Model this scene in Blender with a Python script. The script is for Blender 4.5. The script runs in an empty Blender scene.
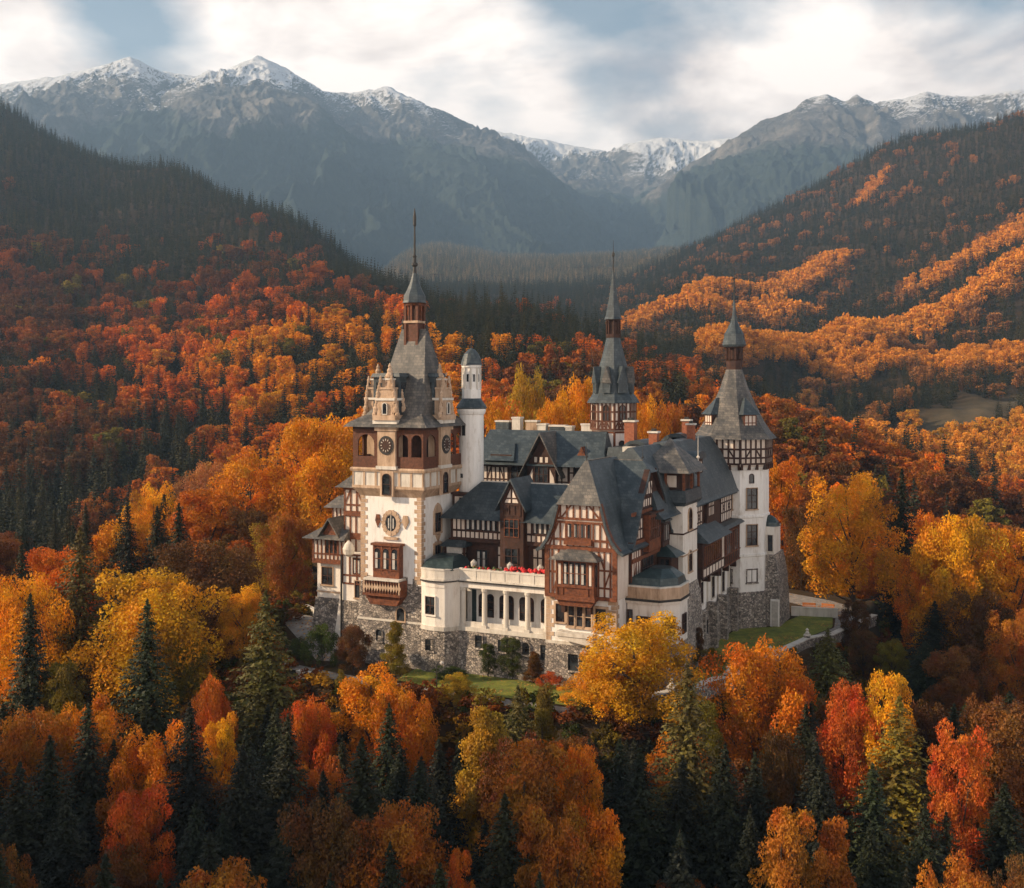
import bpy, math, random
import numpy as np
from mathutils import Vector, Matrix, Euler, noise as mn

sc = bpy.context.scene
col = sc.collection
R = math.radians

# ------------------------------------------------------------------ camera
cam_d = bpy.data.cameras.new('camera'); cam = bpy.data.objects.new('camera', cam_d); col.objects.link(cam)
cam.location = (0, 0, 42); cam.rotation_euler = (R(90), 0, 0)
cam_d.sensor_width = 36; cam_d.lens = 36*1100/1024; cam_d.shift_y = -59/1024
cam_d.clip_start = 1; cam_d.clip_end = 60000
sc.camera = cam

# ------------------------------------------------------------------ light
SUN_EL, SUN_AZ = 25.0, 84.0        # azimuth: degrees left of straight behind the camera
sdir = Vector((-math.sin(R(SUN_AZ))*math.cos(R(SUN_EL)), -math.cos(R(SUN_AZ))*math.cos(R(SUN_EL)), math.sin(R(SUN_EL))))
sun_d = bpy.data.lights.new('sun', 'SUN'); sun = bpy.data.objects.new('sun', sun_d); col.objects.link(sun)
sun_d.energy = 5.0; sun_d.angle = R(0.6); sun_d.color = (1.0, 0.77, 0.52)
sun.rotation_euler = sdir.to_track_quat('Z', 'Y').to_euler()

def nodes_of(tree):
    nd, lk = tree.nodes, tree.links
    def N(t, **kw):
        n = nd.new(t)
        for k, v in kw.items():
            if k == 'ins':
                for i, x in v.items(): n.inputs[i].default_value = x
            else: setattr(n, k, v)
        return n
    return nd, lk, N

world = bpy.data.worlds.new('World'); sc.world = world; world.use_nodes = True
nd, lk, N = nodes_of(world.node_tree); nd.clear()
sky = N('ShaderNodeTexSky', sky_type='NISHITA', sun_disc=False, sun_elevation=R(SUN_EL), altitude=900, air_density=1.0, dust_density=1.2, ozone_density=1.5)
sky.sun_rotation = math.atan2(sdir.x, sdir.y)
tc = N('ShaderNodeTexCoord'); sep = N('ShaderNodeSeparateXYZ'); lk.new(tc.outputs['Generated'], sep.inputs[0])
mp = N('ShaderNodeMapping'); mp.inputs['Scale'].default_value = (2.5, 2.5, 5.0); mp.inputs['Location'].default_value = (0.35, 0.2, 0.1); lk.new(tc.outputs['Generated'], mp.inputs[0])
n1 = N('ShaderNodeTexNoise', ins={'Scale': 1.5, 'Detail': 10.0, 'Roughness': 0.56, 'Distortion': 0.15}); lk.new(mp.outputs[0], n1.inputs['Vector'])
acc = n1.outputs[0]
def sky_dir(px, py): return Vector((px-512, 1100, 385-py)).normalized()
for (px, py, rad, amt) in ((120, -8, 0.09, -0.30), (560, 6, 0.075, -0.22), (640, 34, 0.075, -0.24), (735, 14, 0.075, -0.22), (590, 95, 0.045, -0.16), (430, 100, 0.06, -0.08), (500, 112, 0.05, -0.10), (960, -20, 0.10, -0.22), (330, 60, 0.16, 0.10), (860, 75, 0.18, 0.14), (-300, 100, 0.3, -0.2), (1500, 60, 0.3, -0.2)):   # openings and banks in the cloud
    dd_ = N('ShaderNodeVectorMath', operation='DISTANCE'); lk.new(tc.outputs['Generated'], dd_.inputs[0]); dd_.inputs[1].default_value = sky_dir(px, py)
    mr = N('ShaderNodeMapRange', interpolation_type='SMOOTHSTEP', ins={1: 0.0, 2: rad, 3: amt, 4: 0.0}); lk.new(dd_.outputs[1], mr.inputs[0])
    ad = N('ShaderNodeMath', operation='ADD'); lk.new(acc, ad.inputs[0]); lk.new(mr.outputs[0], ad.inputs[1]); acc = ad.outputs[0]
r1 = N('ShaderNodeValToRGB'); lk.new(acc, r1.inputs[0])
r1.color_ramp.elements[0].position = 0.30; r1.color_ramp.elements[0].color = (0.10, 0.10, 0.10, 1)
r1.color_ramp.elements[1].position = 0.52; r1.color_ramp.elements[1].color = (1, 1, 1, 1)
mp2 = N('ShaderNodeMapping'); mp2.inputs['Scale'].default_value = (2.5, 2.5, 5.6); mp2.inputs['Location'].default_value = (2.35, 0.2, 0.33); lk.new(tc.outputs['Generated'], mp2.inputs[0])
n2 = N('ShaderNodeTexNoise', ins={'Scale': 1.7, 'Detail': 10.0, 'Roughness': 0.55, 'Distortion': 0.2}); lk.new(mp2.outputs[0], n2.inputs['Vector'])
r2 = N('ShaderNodeValToRGB'); lk.new(n2.outputs[0], r2.inputs[0])       # cloud tone: grey bellies to bright white
e = r2.color_ramp.elements; e[0].position = 0.39; e[0].color = (5.6, 5.0, 4.9, 1); e[1].position = 0.56; e[1].color = (14.2, 12.3, 10.8, 1)
em = e.new(0.47); em.color = (10.2, 8.7, 7.7, 1)
hi = N('ShaderNodeMapRange', interpolation_type='SMOOTHSTEP', ins={1: 0.36, 2: 0.62, 3: 1.0, 4: 0.12}); lk.new(sep.outputs[2], hi.inputs[0])      # banks of cloud low down, clear overhead
cov = N('ShaderNodeMath', operation='MULTIPLY'); lk.new(r1.outputs[0], cov.inputs[0]); lk.new(hi.outputs[0], cov.inputs[1])
mx = N('ShaderNodeMix', data_type='RGBA'); lk.new(cov.outputs[0], mx.inputs[0]); lk.new(r2.outputs[0], mx.inputs[7])
tint = N('ShaderNodeMix', data_type='RGBA', blend_type='MULTIPLY'); tint.inputs[0].default_value = 1; tint.inputs[7].default_value = (1.25, 1.22, 1.0, 1)
lk.new(sky.outputs[0], tint.inputs[6]); lk.new(tint.outputs[2], mx.inputs[6])
bg = N('ShaderNodeBackground', ins={'Strength': 0.088}); lk.new(mx.outputs[2], bg.inputs[0])
wo = N('ShaderNodeOutputWorld'); lk.new(bg.outputs[0], wo.inputs[0])

sc.view_settings.view_transform = 'Standard'; sc.view_settings.look = 'None'; sc.view_settings.gamma = 1
sc.view_settings.exposure = 0.60
cy = sc.cycles
cy.max_bounces = 4; cy.diffuse_bounces = 2; cy.glossy_bounces = 2; cy.transmission_bounces = 1; cy.volume_bounces = 0; cy.transparent_max_bounces = 4
cy.use_adaptive_sampling = True; cy.adaptive_threshold = 0.02
cy.use_denoising = True
try: cy.denoiser = 'OPENIMAGEDENOISE'
except Exception: pass
cy.sample_clamp_indirect = 6
sc.render.use_persistent_data = False

# ------------------------------------------------------------------ helpers
def tag(o, label=None, cat=None, group=None, kind=None):
    if label: o['label'] = label
    if cat: o['category'] = cat
    if group: o['group'] = group
    if kind: o['kind'] = kind
    return o

def empty(name, loc=(0, 0, 0), rz=0, parent=None):
    o = bpy.data.objects.new(name, None); col.objects.link(o); o.location = loc; o.rotation_euler = (0, 0, rz)
    o.parent = parent; o.empty_display_size = 0.5
    return o

def np_mesh(name, V, F4=None, F3=None, mats=(), mi=None, smooth=False):
    """mesh from numpy arrays, quads and/or triangles"""
    me = bpy.data.meshes.new(name)
    V = np.asarray(V, dtype=np.float32); me.vertices.add(len(V)); me.vertices.foreach_set('co', V.ravel())
    n4 = 0 if F4 is None else len(F4); n3 = 0 if F3 is None else len(F3)
    idx = np.concatenate([np.asarray(F4, np.int32).ravel() if n4 else np.zeros(0, np.int32), np.asarray(F3, np.int32).ravel() if n3 else np.zeros(0, np.int32)])
    me.loops.add(len(idx)); me.loops.foreach_set('vertex_index', idx)
    st = np.concatenate([np.arange(n4)*4, n4*4+np.arange(n3)*3]).astype(np.int32)
    me.polygons.add(n4+n3); me.polygons.foreach_set('loop_start', st)
    if mi is not None: me.polygons.foreach_set('material_index', np.asarray(mi, np.int32))
    if smooth: me.polygons.foreach_set('use_smooth', np.ones(n4+n3, bool))
    for m in mats: me.materials.append(m)
    me.update(calc_edges=True); me.validate()
    return me

def hashn(ix, iy, seed):
    h = (ix.astype(np.int64)*374761393 + iy.astype(np.int64)*668265263 + seed*974711) & 0xffffffff
    h = ((h ^ (h >> 13))*1274126177) & 0xffffffff
    return ((h ^ (h >> 16)) & 0xffffff)/float(0xffffff)
def vnoise(x, y, seed=0):
    ix = np.floor(x); iy = np.floor(y); fx = x-ix; fy = y-iy
    fx = fx*fx*fx*(fx*(fx*6-15)+10); fy = fy*fy*fy*(fy*(fy*6-15)+10)
    a = hashn(ix, iy, seed); b = hashn(ix+1, iy, seed); c = hashn(ix, iy+1, seed); d = hashn(ix+1, iy+1, seed)
    return (a*(1-fx)+b*fx)*(1-fy)+(c*(1-fx)+d*fx)*fy
def fbm(x, y, octv=5, seed=0, ridged=False, gain=0.5):
    s = 0; amp = 1; tot = 0
    for k in range(octv):
        n = vnoise(x, y, seed+k*17)
        if ridged: n = 1-np.abs(2*n-1); n = n*n
        s = s+n*amp; tot += amp; amp *= gain
        x, y = (x*0.8-y*0.6)*2.03+13.1, (x*0.6+y*0.8)*2.03+7.7
    return s/tot
def sstep(a, b, x):
    t = np.clip((x-a)/(b-a), 0, 1); return t*t*(3-2*t)

# castle frame: local x runs along the front, local y runs back from it
HAZE_DENS = 0.72e-4
CA = R(25); CO = (14.2, 150.0)
def uv2w(u, v): return (CO[0]+u*math.cos(CA)+v*math.sin(CA), CO[1]-u*math.sin(CA)+v*math.cos(CA))
def w2uv(x, y):
    dx, dy = x-CO[0], y-CO[1]
    return dx*math.cos(CA)-dy*math.sin(CA), dx*math.sin(CA)+dy*math.cos(CA)
# ------------------------------------------------------------------ materials
def mat(name, build):
    m = bpy.data.materials.new(name); m.use_nodes = True
    nd, lk, N = nodes_of(m.node_tree); nd.clear()
    out = N('ShaderNodeOutputMaterial'); b = N('ShaderNodeBsdfPrincipled'); lk.new(b.outputs[0], out.inputs[0])
    build(nd, lk, N, b, out)
    return m
def ramp(N, stops, interp='LINEAR'):
    r = N('ShaderNodeValToRGB'); r.color_ramp.interpolation = interp; e = r.color_ramp.elements
    while len(e) < len(stops): e.new(0.5)
    for k, (p, c) in enumerate(stops):
        e[k].position = p; e[k].color = (c[0], c[1], c[2], 1)
    return r
def bump(N, lk, b, src, strength=0.3, dist=0.1):
    n = N('ShaderNodeBump', ins={'Strength': strength, 'Distance': dist}); lk.new(src, n.inputs['Height']); lk.new(n.outputs[0], b.inputs['Normal'])

def m_noise(name, c0, c1, scale=1.0, rough=0.85, detail=5, bstr=0.2, bdist=0.05, spec=0.3, coord='Object'):
    def f(nd, lk, N, b, out):
        t = N('ShaderNodeTexCoord'); n = N('ShaderNodeTexNoise', ins={'Scale': scale, 'Detail': detail, 'Roughness': 0.65}); lk.new(t.outputs[coord], n.inputs[0])
        r = ramp(N, [(0.3, c0), (0.7, c1)]); lk.new(n.outputs[0], r.inputs[0]); lk.new(r.outputs[0], b.inputs['Base Color'])
        b.inputs['Roughness'].default_value = rough; b.inputs['Specular IOR Level'].default_value = spec
        if bstr: bump(N, lk, b, n.outputs[0], bstr, bdist)
    return mat(name, f)

def m_leaf(name, var=0.35, dark=0.5, transl=0.35):
    """leaf colour comes from the crown object; leaves and clumps vary around it"""
    def f(nd, lk, N, b, out):
        oi = N('ShaderNodeObjectInfo'); t = N('ShaderNodeTexCoord')
        g = N('ShaderNodeNewGeometry')
        at = N('ShaderNodeAttribute', attribute_name='lv')
        hs = N('ShaderNodeHueSaturation')
        nc = N('ShaderNodeTexNoise', ins={'Scale': 3.2, 'Detail': 2.0}); ofs = N('ShaderNodeVectorMath', operation='ADD'); lk.new(t.outputs['Object'], ofs.inputs[0]); lk.new(oi.outputs['Random'], ofs.inputs[1]); lk.new(ofs.outputs[0], nc.inputs[0])
        mr = N('ShaderNodeMapRange', ins={1: 0.47, 2: 0.66, 3: 0.0, 4: 0.75}); lk.new(nc.outputs[0], mr.inputs[0])      # branches that are still turning
        sec = N('ShaderNodeMix', data_type='RGBA', blend_type='MULTIPLY'); sec.inputs[0].default_value = 1; sec.inputs[7].default_value = (0.42, 0.50, 0.9, 1); lk.new(oi.outputs['Color'], sec.inputs[6])
        mc = N('ShaderNodeMix', data_type='RGBA'); lk.new(mr.outputs[0], mc.inputs[0]); lk.new(oi.outputs['Color'], mc.inputs[6]); lk.new(sec.outputs[2], mc.inputs[7]); lk.new(mc.outputs[2], hs.inputs['Color'])
        n = N('ShaderNodeTexNoise', ins={'Scale': 6.0, 'Detail': 3.0}); lk.new(ofs.outputs[0], n.inputs[0])
        # hue: clump noise + per leaf
        m1 = N('ShaderNodeMapRange', ins={1: 0.3, 2: 0.7, 3: 0.5-0.010, 4: 0.5+0.030}); lk.new(n.outputs[0], m1.inputs[0]); lk.new(m1.outputs[0], hs.inputs['Hue'])
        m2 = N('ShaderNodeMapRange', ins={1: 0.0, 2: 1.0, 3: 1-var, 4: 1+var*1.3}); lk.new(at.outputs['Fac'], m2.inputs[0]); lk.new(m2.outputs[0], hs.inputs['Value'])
        lk.new(hs.outputs[0], b.inputs['Base Color']); b.inputs['Roughness'].default_value = 0.65; b.inputs['Specular IOR Level'].default_value = 0.25
        tr = N('ShaderNodeBsdfTranslucent'); lk.new(hs.outputs[0], tr.inputs[0])
        mxs = N('ShaderNodeMixShader', ins={0: transl}); lk.new(b.outputs[0], mxs.inputs[1]); lk.new(tr.outputs[0], mxs.inputs[2]); lk.new(mxs.outputs[0], out.inputs[0])
    return mat(name, f)

def m_leaf_inst(name):
    def f(nd, lk, N, b, out):
        a = N('ShaderNodeAttribute', attribute_type='INSTANCER', attribute_name='tcol')
        at = N('ShaderNodeAttribute', attribute_name='lv')
        hs = N('ShaderNodeHueSaturation'); lk.new(a.outputs['Color'], hs.inputs['Color'])
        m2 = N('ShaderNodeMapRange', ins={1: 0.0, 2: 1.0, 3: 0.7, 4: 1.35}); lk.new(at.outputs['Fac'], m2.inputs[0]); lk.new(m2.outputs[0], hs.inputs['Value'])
        lk.new(hs.outputs[0], b.inputs['Base Color']); b.inputs['Roughness'].default_value = 0.8; b.inputs['Specular IOR Level'].default_value = 0.15
        tr = N('ShaderNodeBsdfTranslucent'); lk.new(hs.outputs[0], tr.inputs[0])
        mxs = N('ShaderNodeMixShader', ins={0: 0.25}); lk.new(b.outputs[0], mxs.inputs[1]); lk.new(tr.outputs[0], mxs.inputs[2]); lk.new(mxs.outputs[0], out.inputs[0])
    return mat(name, f)

M = {}
M['leaf'] = m_leaf('leaf_broad'); M['needle'] = m_leaf('leaf_needle', var=0.4, transl=0.12)
M['leaf_far'] = m_leaf_inst('leaf_distant')
M['bark'] = m_noise('bark', (0.035, 0.025, 0.018), (0.09, 0.065, 0.045), 3, 0.95, 6, 0.5, 0.05)
M['bark_pale'] = m_noise('bark_pale', (0.10, 0.085, 0.07), (0.22, 0.19, 0.16), 3, 0.9, 6, 0.4, 0.04)

def ground_mat(nd, lk, N, b, out):
    t = N('ShaderNodeTexCoord'); n = N('ShaderNodeTexNoise', ins={'Scale': 0.09, 'Detail': 8.0, 'Roughness': 0.7}); lk.new(t.outputs['Object'], n.inputs[0])
    r = ramp(N, [(0.3, (0.020, 0.022, 0.012)), (0.5, (0.05, 0.032, 0.016)), (0.66, (0.085, 0.045, 0.018))]); lk.new(n.outputs[0], r.inputs[0])
    # dry open pasture where few trees grow
    at = N('ShaderNodeAttribute', attribute_name='open')
    n3 = N('ShaderNodeTexNoise', ins={'Scale': 0.03, 'Detail': 8.0, 'Roughness': 0.75}); lk.new(t.outputs['Object'], n3.inputs[0])
    r3 = ramp(N, [(0.35, (0.055, 0.045, 0.025)), (0.6, (0.13, 0.095, 0.055))]); lk.new(n3.outputs[0], r3.inputs[0])
    m = N('ShaderNodeMix', data_type='RGBA'); lk.new(at.outputs['Fac'], m.inputs[0]); lk.new(r.outputs[0], m.inputs[6]); lk.new(r3.outputs[0], m.inputs[7])
    lk.new(m.outputs[2], b.inputs['Base Color']); b.inputs['Roughness'].default_value = 0.95; b.inputs['Specular IOR Level'].default_value = 0.1
    bump(N, lk, b, n.outputs[0], 0.6, 0.6)
M['ground'] = mat('forest_floor', ground_mat)

def mountain_mat(nd, lk, N, b, out):
    t = N('ShaderNodeTexCoord'); g = N('ShaderNodeNewGeometry')
    at = N('ShaderNodeAttribute', attribute_name='snow'); af = N('ShaderNodeAttribute', attribute_name='wood')
    n = N('ShaderNodeTexNoise', ins={'Scale': 0.005, 'Detail': 12.0, 'Roughness': 0.72}); lk.new(t.outputs['Object'], n.inputs[0])
    rk = ramp(N, [(0.3, (0.045, 0.048, 0.05)), (0.5, (0.12, 0.115, 0.11)), (0.68, (0.30, 0.27, 0.24))]); lk.new(n.outputs[0], rk.inputs[0])
    n2 = N('ShaderNodeTexNoise', ins={'Scale': 0.011, 'Detail': 12.0, 'Roughness': 0.85}); lk.new(t.outputs['Object'], n2.inputs[0])
    fo = ramp(N, [(0.38, (0.018, 0.030, 0.030)), (0.55, (0.045, 0.062, 0.050)), (0.72, (0.085, 0.075, 0.055))]); lk.new(n2.outputs[0], fo.inputs[0])
    def edge(att, lo, hi):
        s = N('ShaderNodeMath', operation='ADD'); lk.new(att, s.inputs[0]); c = N('ShaderNodeMath', operation='MULTIPLY_ADD', ins={1: 0.9, 2: -0.45}); lk.new(n2.outputs[0], c.inputs[0]); lk.new(c.outputs[0], s.inputs[1])
        m = N('ShaderNodeMapRange', ins={1: lo, 2: hi}); lk.new(s.outputs[0], m.inputs[0]); return m.outputs[0]
    m1 = N('ShaderNodeMix', data_type='RGBA'); lk.new(edge(af.outputs['Fac'], 0.42, 0.58), m1.inputs[0]); lk.new(rk.outputs[0], m1.inputs[6]); lk.new(fo.outputs[0], m1.inputs[7])
    gs = N('ShaderNodeSeparateXYZ'); lk.new(g.outputs['True Normal'], gs.inputs[0]); gz = N('ShaderNodeMath', operation='MULTIPLY_ADD', ins={1: 1.2, 2: -0.88}); lk.new(gs.outputs[2], gz.inputs[0])
    sa = N('ShaderNodeMath', operation='ADD'); lk.new(at.outputs['Fac'], sa.inputs[0]); lk.new(gz.outputs[0], sa.inputs[1])
    m2 = N('ShaderNodeMix', data_type='RGBA'); lk.new(edge(sa.outputs[0], 0.42, 0.66), m2.inputs[0]); lk.new(m1.outputs[2], m2.inputs[6]); m2.inputs[7].default_value = (0.78, 0.80, 0.84, 1)
    lk.new(m2.outputs[2], b.inputs['Base Color']); b.inputs['Roughness'].default_value = 0.9; b.inputs['Specular IOR Level'].default_value = 0.1
    bump(N, lk, b, n2.outputs[0], 0.9, 26)
M['mountain'] = mat('mountain_rock', mountain_mat)
# ------------------------------------------------------------------ terrain
# heights of the land in a fan of directions from the valley mouth (x/y slope) at set distances
F = 1100.0; HZ = 385.0
def zpix(Y, py): return 42+Y*(HZ-py)/F
DIRS = [-2200, -900, -300, 0, 100, 200, 300, 400, 512, 620, 700, 800, 900, 1024, 1300, 1900, 3200]
YS = [30, 60, 100, 140, 180, 220, 270, 350, 450, 550, 700, 850, 1000, 1200, 1400, 1700, 2000, 2300, 2600, 3000, 3400, 4000, 4600, 6000, 12000]
near = {30: -30, 60: -26, 100: -18, 140: -12, 180: -9}
KEYS = {   # direction : {distance: height}
 -2200: {220: -8, 350: 0, 700: 30, 1400: 120, 2600: 330, 4000: 300},
 -900: {220: -8, 350: -8, 550: 10, 1000: 80, 2000: 300, 2600: 500, 4000: 400},
 -300: {220: -9, 350: -12, 550: 0, 700: 20, 1000: 100, 1400: 235, 2000: 470, 2600: 760, 3400: 600, 4600: 300},
 0: {220: -10, 270: -14, 350: -20, 450: -18, 550: -6, 700: 17, 850: 50, 1000: 92, 1200: 150, 1400: 218, 1700: 330, 2000: 448, 2300: 575, 2600: 705, 3000: 600, 4000: 200},
 100: {220: -8, 270: -14, 350: -26, 450: -18, 550: -6, 700: 17, 850: 46, 1000: 86, 1200: 130, 1400: 190, 1700: 290, 2000: 400, 2300: 505, 2450: 545, 2800: 480, 3400: 250},
 200: {220: -4, 270: -10, 350: -24, 450: -15, 550: -2, 700: 22, 850: 54, 1000: 92, 1200: 140, 1400: 195, 1700: 285, 2000: 400, 2150: 455, 2500: 380, 3200: 200},
 300: {220: -1, 270: -4, 350: -14, 450: -4, 550: 12, 700: 42, 850: 76, 1000: 112, 1200: 150, 1400: 190, 1700: 278, 1800: 310, 2100: 260, 2600: 200},
 400: {220: 0, 270: -2, 350: -4, 450: 8, 550: 26, 700: 56, 850: 82, 1000: 106, 1200: 136, 1300: 160, 1500: 150, 2000: 160, 3000: 300, 4000: 465, 5000: 600, 6500: 790},
 512: {220: 0, 270: -2, 350: -2, 450: 14, 550: 32, 700: 60, 850: 86, 920: 96, 1050: 85, 1400: 90, 2000: 150, 3000: 300, 4000: 458, 5000: 596, 6500: 790},
 620: {220: 0, 270: -2, 350: 0, 450: 20, 520: 33, 600: 38, 700: 45, 850: 62, 920: 60, 1100: 40, 1400: 75, 2000: 170, 3000: 320, 4000: 474, 5000: 606, 6500: 800},
 700: {220: 0, 270: -6, 350: -2, 450: 14, 520: 24, 560: 26, 700: 22, 850: 38, 1000: 50, 1200: 82, 1400: 115, 1700: 165, 2000: 215, 2600: 322, 3400: 478, 4000: 460, 5000: 600, 6500: 800},
 800: {220: -4, 270: -14, 350: -10, 420: 8, 490: 17, 560: 8, 650: -8, 700: -2, 850: 10, 1000: 34, 1200: 66, 1400: 92, 1700: 145, 2000: 220, 2600: 400, 3200: 590, 3400: 620, 4000: 450},
 900: {220: -10, 270: -18, 350: -16, 400: -4, 450: 3, 520: -8, 600: -22, 700: -12, 850: 6, 1000: 30, 1200: 66, 1400: 100, 1700: 178, 2000: 275, 2300: 395, 2600: 520, 2900: 670, 3100: 745, 3500: 600, 4000: 450},
 1024: {220: -14, 270: -20, 350: -22, 400: -12, 450: -20, 550: -40, 700: -26, 850: 4, 1000: 40, 1200: 95, 1400: 150, 1700: 250, 2000: 370, 2300: 500, 2700: 725, 3000: 700, 4000: 400},
 1300: {220: -14, 350: -25, 550: -35, 700: -10, 1000: 70, 1400: 200, 2000: 460, 2600: 800, 4000: 500},
 1900: {220: -14, 350: -20, 700: 0, 1000: 60, 1400: 160, 2000: 330, 2600: 500, 4000: 400},
 3200: {220: -14, 350: -15, 700: 10, 1400: 120, 2600: 300, 4000: 300},
}
LY = np.log(np.array(YS, float))
FINE = np.linspace(math.log(30), math.log(12500), 220)
tab = []
for d in DIRS:
    k = dict(near); k.update(KEYS[d]); last = max(KEYS[d]); 
    if last < 6000: k[max(last+1200, 5200)] = 60
    else: k[8000] = 300
    k[12500] = 0
    ys = np.array(sorted(k)); zs = np.array([k[y] for y in ys], float)
    tab.append(np.interp(FINE, np.log(ys), zs))
tab = np.array(tab)
ker = np.array([1, 2, 3, 2, 1], float); ker /= ker.sum()
tab = np.array([np.convolve(np.pad(t, 2, mode='edge'), ker, 'valid') for t in tab])
DF = np.linspace(-2200, 3200, 600)
tabd = np.empty((600, 220)); dd = np.array(DIRS, float)
for j in range(220):
    # monotone-ish smoothing between directions: cubic through neighbours
    y = tab[:, j]; sl = np.gradient(y, dd)
    i = np.clip(np.searchsorted(dd, DF)-1, 0, len(dd)-2); h = dd[i+1]-dd[i]; t = (DF-dd[i])/h
    tabd[:, j] = (2*t**3-3*t**2+1)*y[i]+(t**3-2*t*t+t)*h*sl[i]+(-2*t**3+3*t*t)*y[i+1]+(t**3-t*t)*h*sl[i+1]
def base_z(X, Y):
    px = np.clip(512+F*X/np.maximum(Y, 1), -2199, 3199); ly = np.clip(np.log(np.maximum(Y, 31)), FINE[0], FINE[-1]-1e-6)
    a = (px-DF[0])/(DF[1]-DF[0]); b = (ly-FINE[0])/(FINE[1]-FINE[0])
    ia = np.floor(a).astype(int); ib = np.floor(b).astype(int); fa = a-ia; fb = b-ib
    ia = np.clip(ia, 0, 598); ib = np.clip(ib, 0, 218)
    return (tabd[ia, ib]*(1-fa)+tabd[ia+1, ib]*fa)*(1-fb)+(tabd[ia, ib+1]*(1-fa)+tabd[ia+1, ib+1]*fa)*fb

def seg_dist(X, Y, pts):
    """distance to a polyline and the (interpolated) third value at the nearest point"""
    best = np.full(np.shape(X), 1e9); val = np.zeros(np.shape(X))
    for (x0, y0, z0), (x1, y1, z1) in zip(pts[:-1], pts[1:]):
        dx, dy = x1-x0, y1-y0; L = dx*dx+dy*dy+1e-9
        t = np.clip(((X-x0)*dx+(Y-y0)*dy)/L, 0, 1)
        d = np.hypot(X-x0-t*dx, Y-y0-t*dy); m = d < best
        best = np.where(m, d, best); val = np.where(m, z0+t*(z1-z0), val)
    return best, val
def inpoly(X, Y, poly):
    c = np.zeros(np.shape(X), bool); n = len(poly)
    for i in range(n):
        x0, y0 = poly[i]; x1, y1 = poly[(i+1) % n]
        if y0 == y1: continue
        m = ((y0 > Y) != (y1 > Y)) & (X < (x1-x0)*(Y-y0)/(y1-y0)+x0); c ^= m
    return c
# levelled castle terrace (castle frame corners)
PLAT = [(-64, 6), (-50, -7), (-40, -12), (-12, -13), (4, -10), (7.5, 4), (10.5, 16), (13.3, 40), (18, 60), (24, 82), (22, 96), (0, 104), (-40, 84), (-62, 60)]
def ground_z(X, Y):
    X = np.asarray(X, float); Y = np.asarray(Y, float)
    z = base_z(X, Y)
    amp = sstep(250, 1200, Y)
    z = z+(fbm(X/260, Y/260, 4, 5, True)-0.45)*34*amp+(fbm(X/60, Y/60, 3, 9)-0.5)*(3+9*amp)
    # an added hill, unseen beyond the left edge, to shade the front trees
    z = z+86*np.exp(-((X+158)/46)**2)*(1-sstep(88, 128, Y))
    # spurs on the right-hand hill
    for pts, h, w in SPURS:
        d, _ = seg_dist(X, Y, pts); z = z+h*np.exp(-(d/w)**2)
    U_, V_ = w2uv(X, Y); ins = inpoly(U_, V_, PLAT)
    d, _ = seg_dist(U_, V_, [(a, b, 0) for a, b in PLAT+PLAT[:1]])
    dist = np.where(ins, 0, d)
    wide = np.where((U_ > 2) & (V_ > -4), 3.5, np.where((V_ < 4) & (U_ > -50), 9, 26))
    w = 1-sstep(0, 1, dist/wide)
    zp = -2.6*sstep(6, 34, V_)*sstep(-2, 3, U_)+2.6*sstep(-36, -46, U_)*sstep(2, 12, V_)
    z = z*(1-w)+(zp-0.02)*w
    return z
def W(px, Y): return ((px-512)*Y/F, Y)
SPURS = [([(*W(630, 1500), 0), (*W(700, 1620), 0), (*W(765, 1800), 0), (*W(832, 2050), 0)], 26, 90),
         ([(*W(690, 1050), 0), (*W(760, 1130), 0), (*W(850, 1270), 0), (*W(930, 1380), 0), (*W(1060, 1500), 0)], 24, 70),
         ([(*W(760, 950), 0), (*W(830, 1000), 0), (*W(900, 1050), 0)], -10, 50)]

def fan(name, a0, a1, na, ys, zf, mats, attrs):
    ta = np.tan(np.linspace(math.atan(a0), math.atan(a1), na)); Yg, Ta = np.meshgrid(ys, ta, indexing='ij'); Xg = Yg*Ta
    Z = zf(Xg, Yg); V = np.stack([Xg, Yg, Z], -1).reshape(-1, 3); nr, nc = Xg.shape
    i = np.arange((nr-1)*nc).reshape(nr-1, nc)[:, :-1].ravel()
    me = np_mesh(name, V, F4=np.stack([i, i+1, i+nc+1, i+nc], 1), mats=mats, smooth=True)
    for an, af in attrs.items():
        at = me.attributes.new(an, 'FLOAT', 'POINT'); at.data.foreach_set('value', af(Xg, Yg, Z).astype(np.float32).ravel())
    o = bpy.data.objects.new(name, me); col.objects.link(o)
    return o
def open_f(X, Y):
    """clearings and pasture on the lower right slope"""
    d, _ = seg_dist(X, Y, [(*W(880, 800), 0), (*W(925, 830), 0), (*W(990, 900), 0), (*W(1040, 960), 0)])
    return np.exp(-(d/28)**2)*1.0*(Y < 1300)
g = fan('ground', -2.4, 2.4, 900, np.concatenate([np.linspace(14, 260, 240), np.geomspace(262, 17500, 340)]), ground_z, [M['ground']],
        {'open': lambda X, Y, Z: np.clip(open_f(X, Y), 0, 1)})
tag(g, kind='structure')

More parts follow.
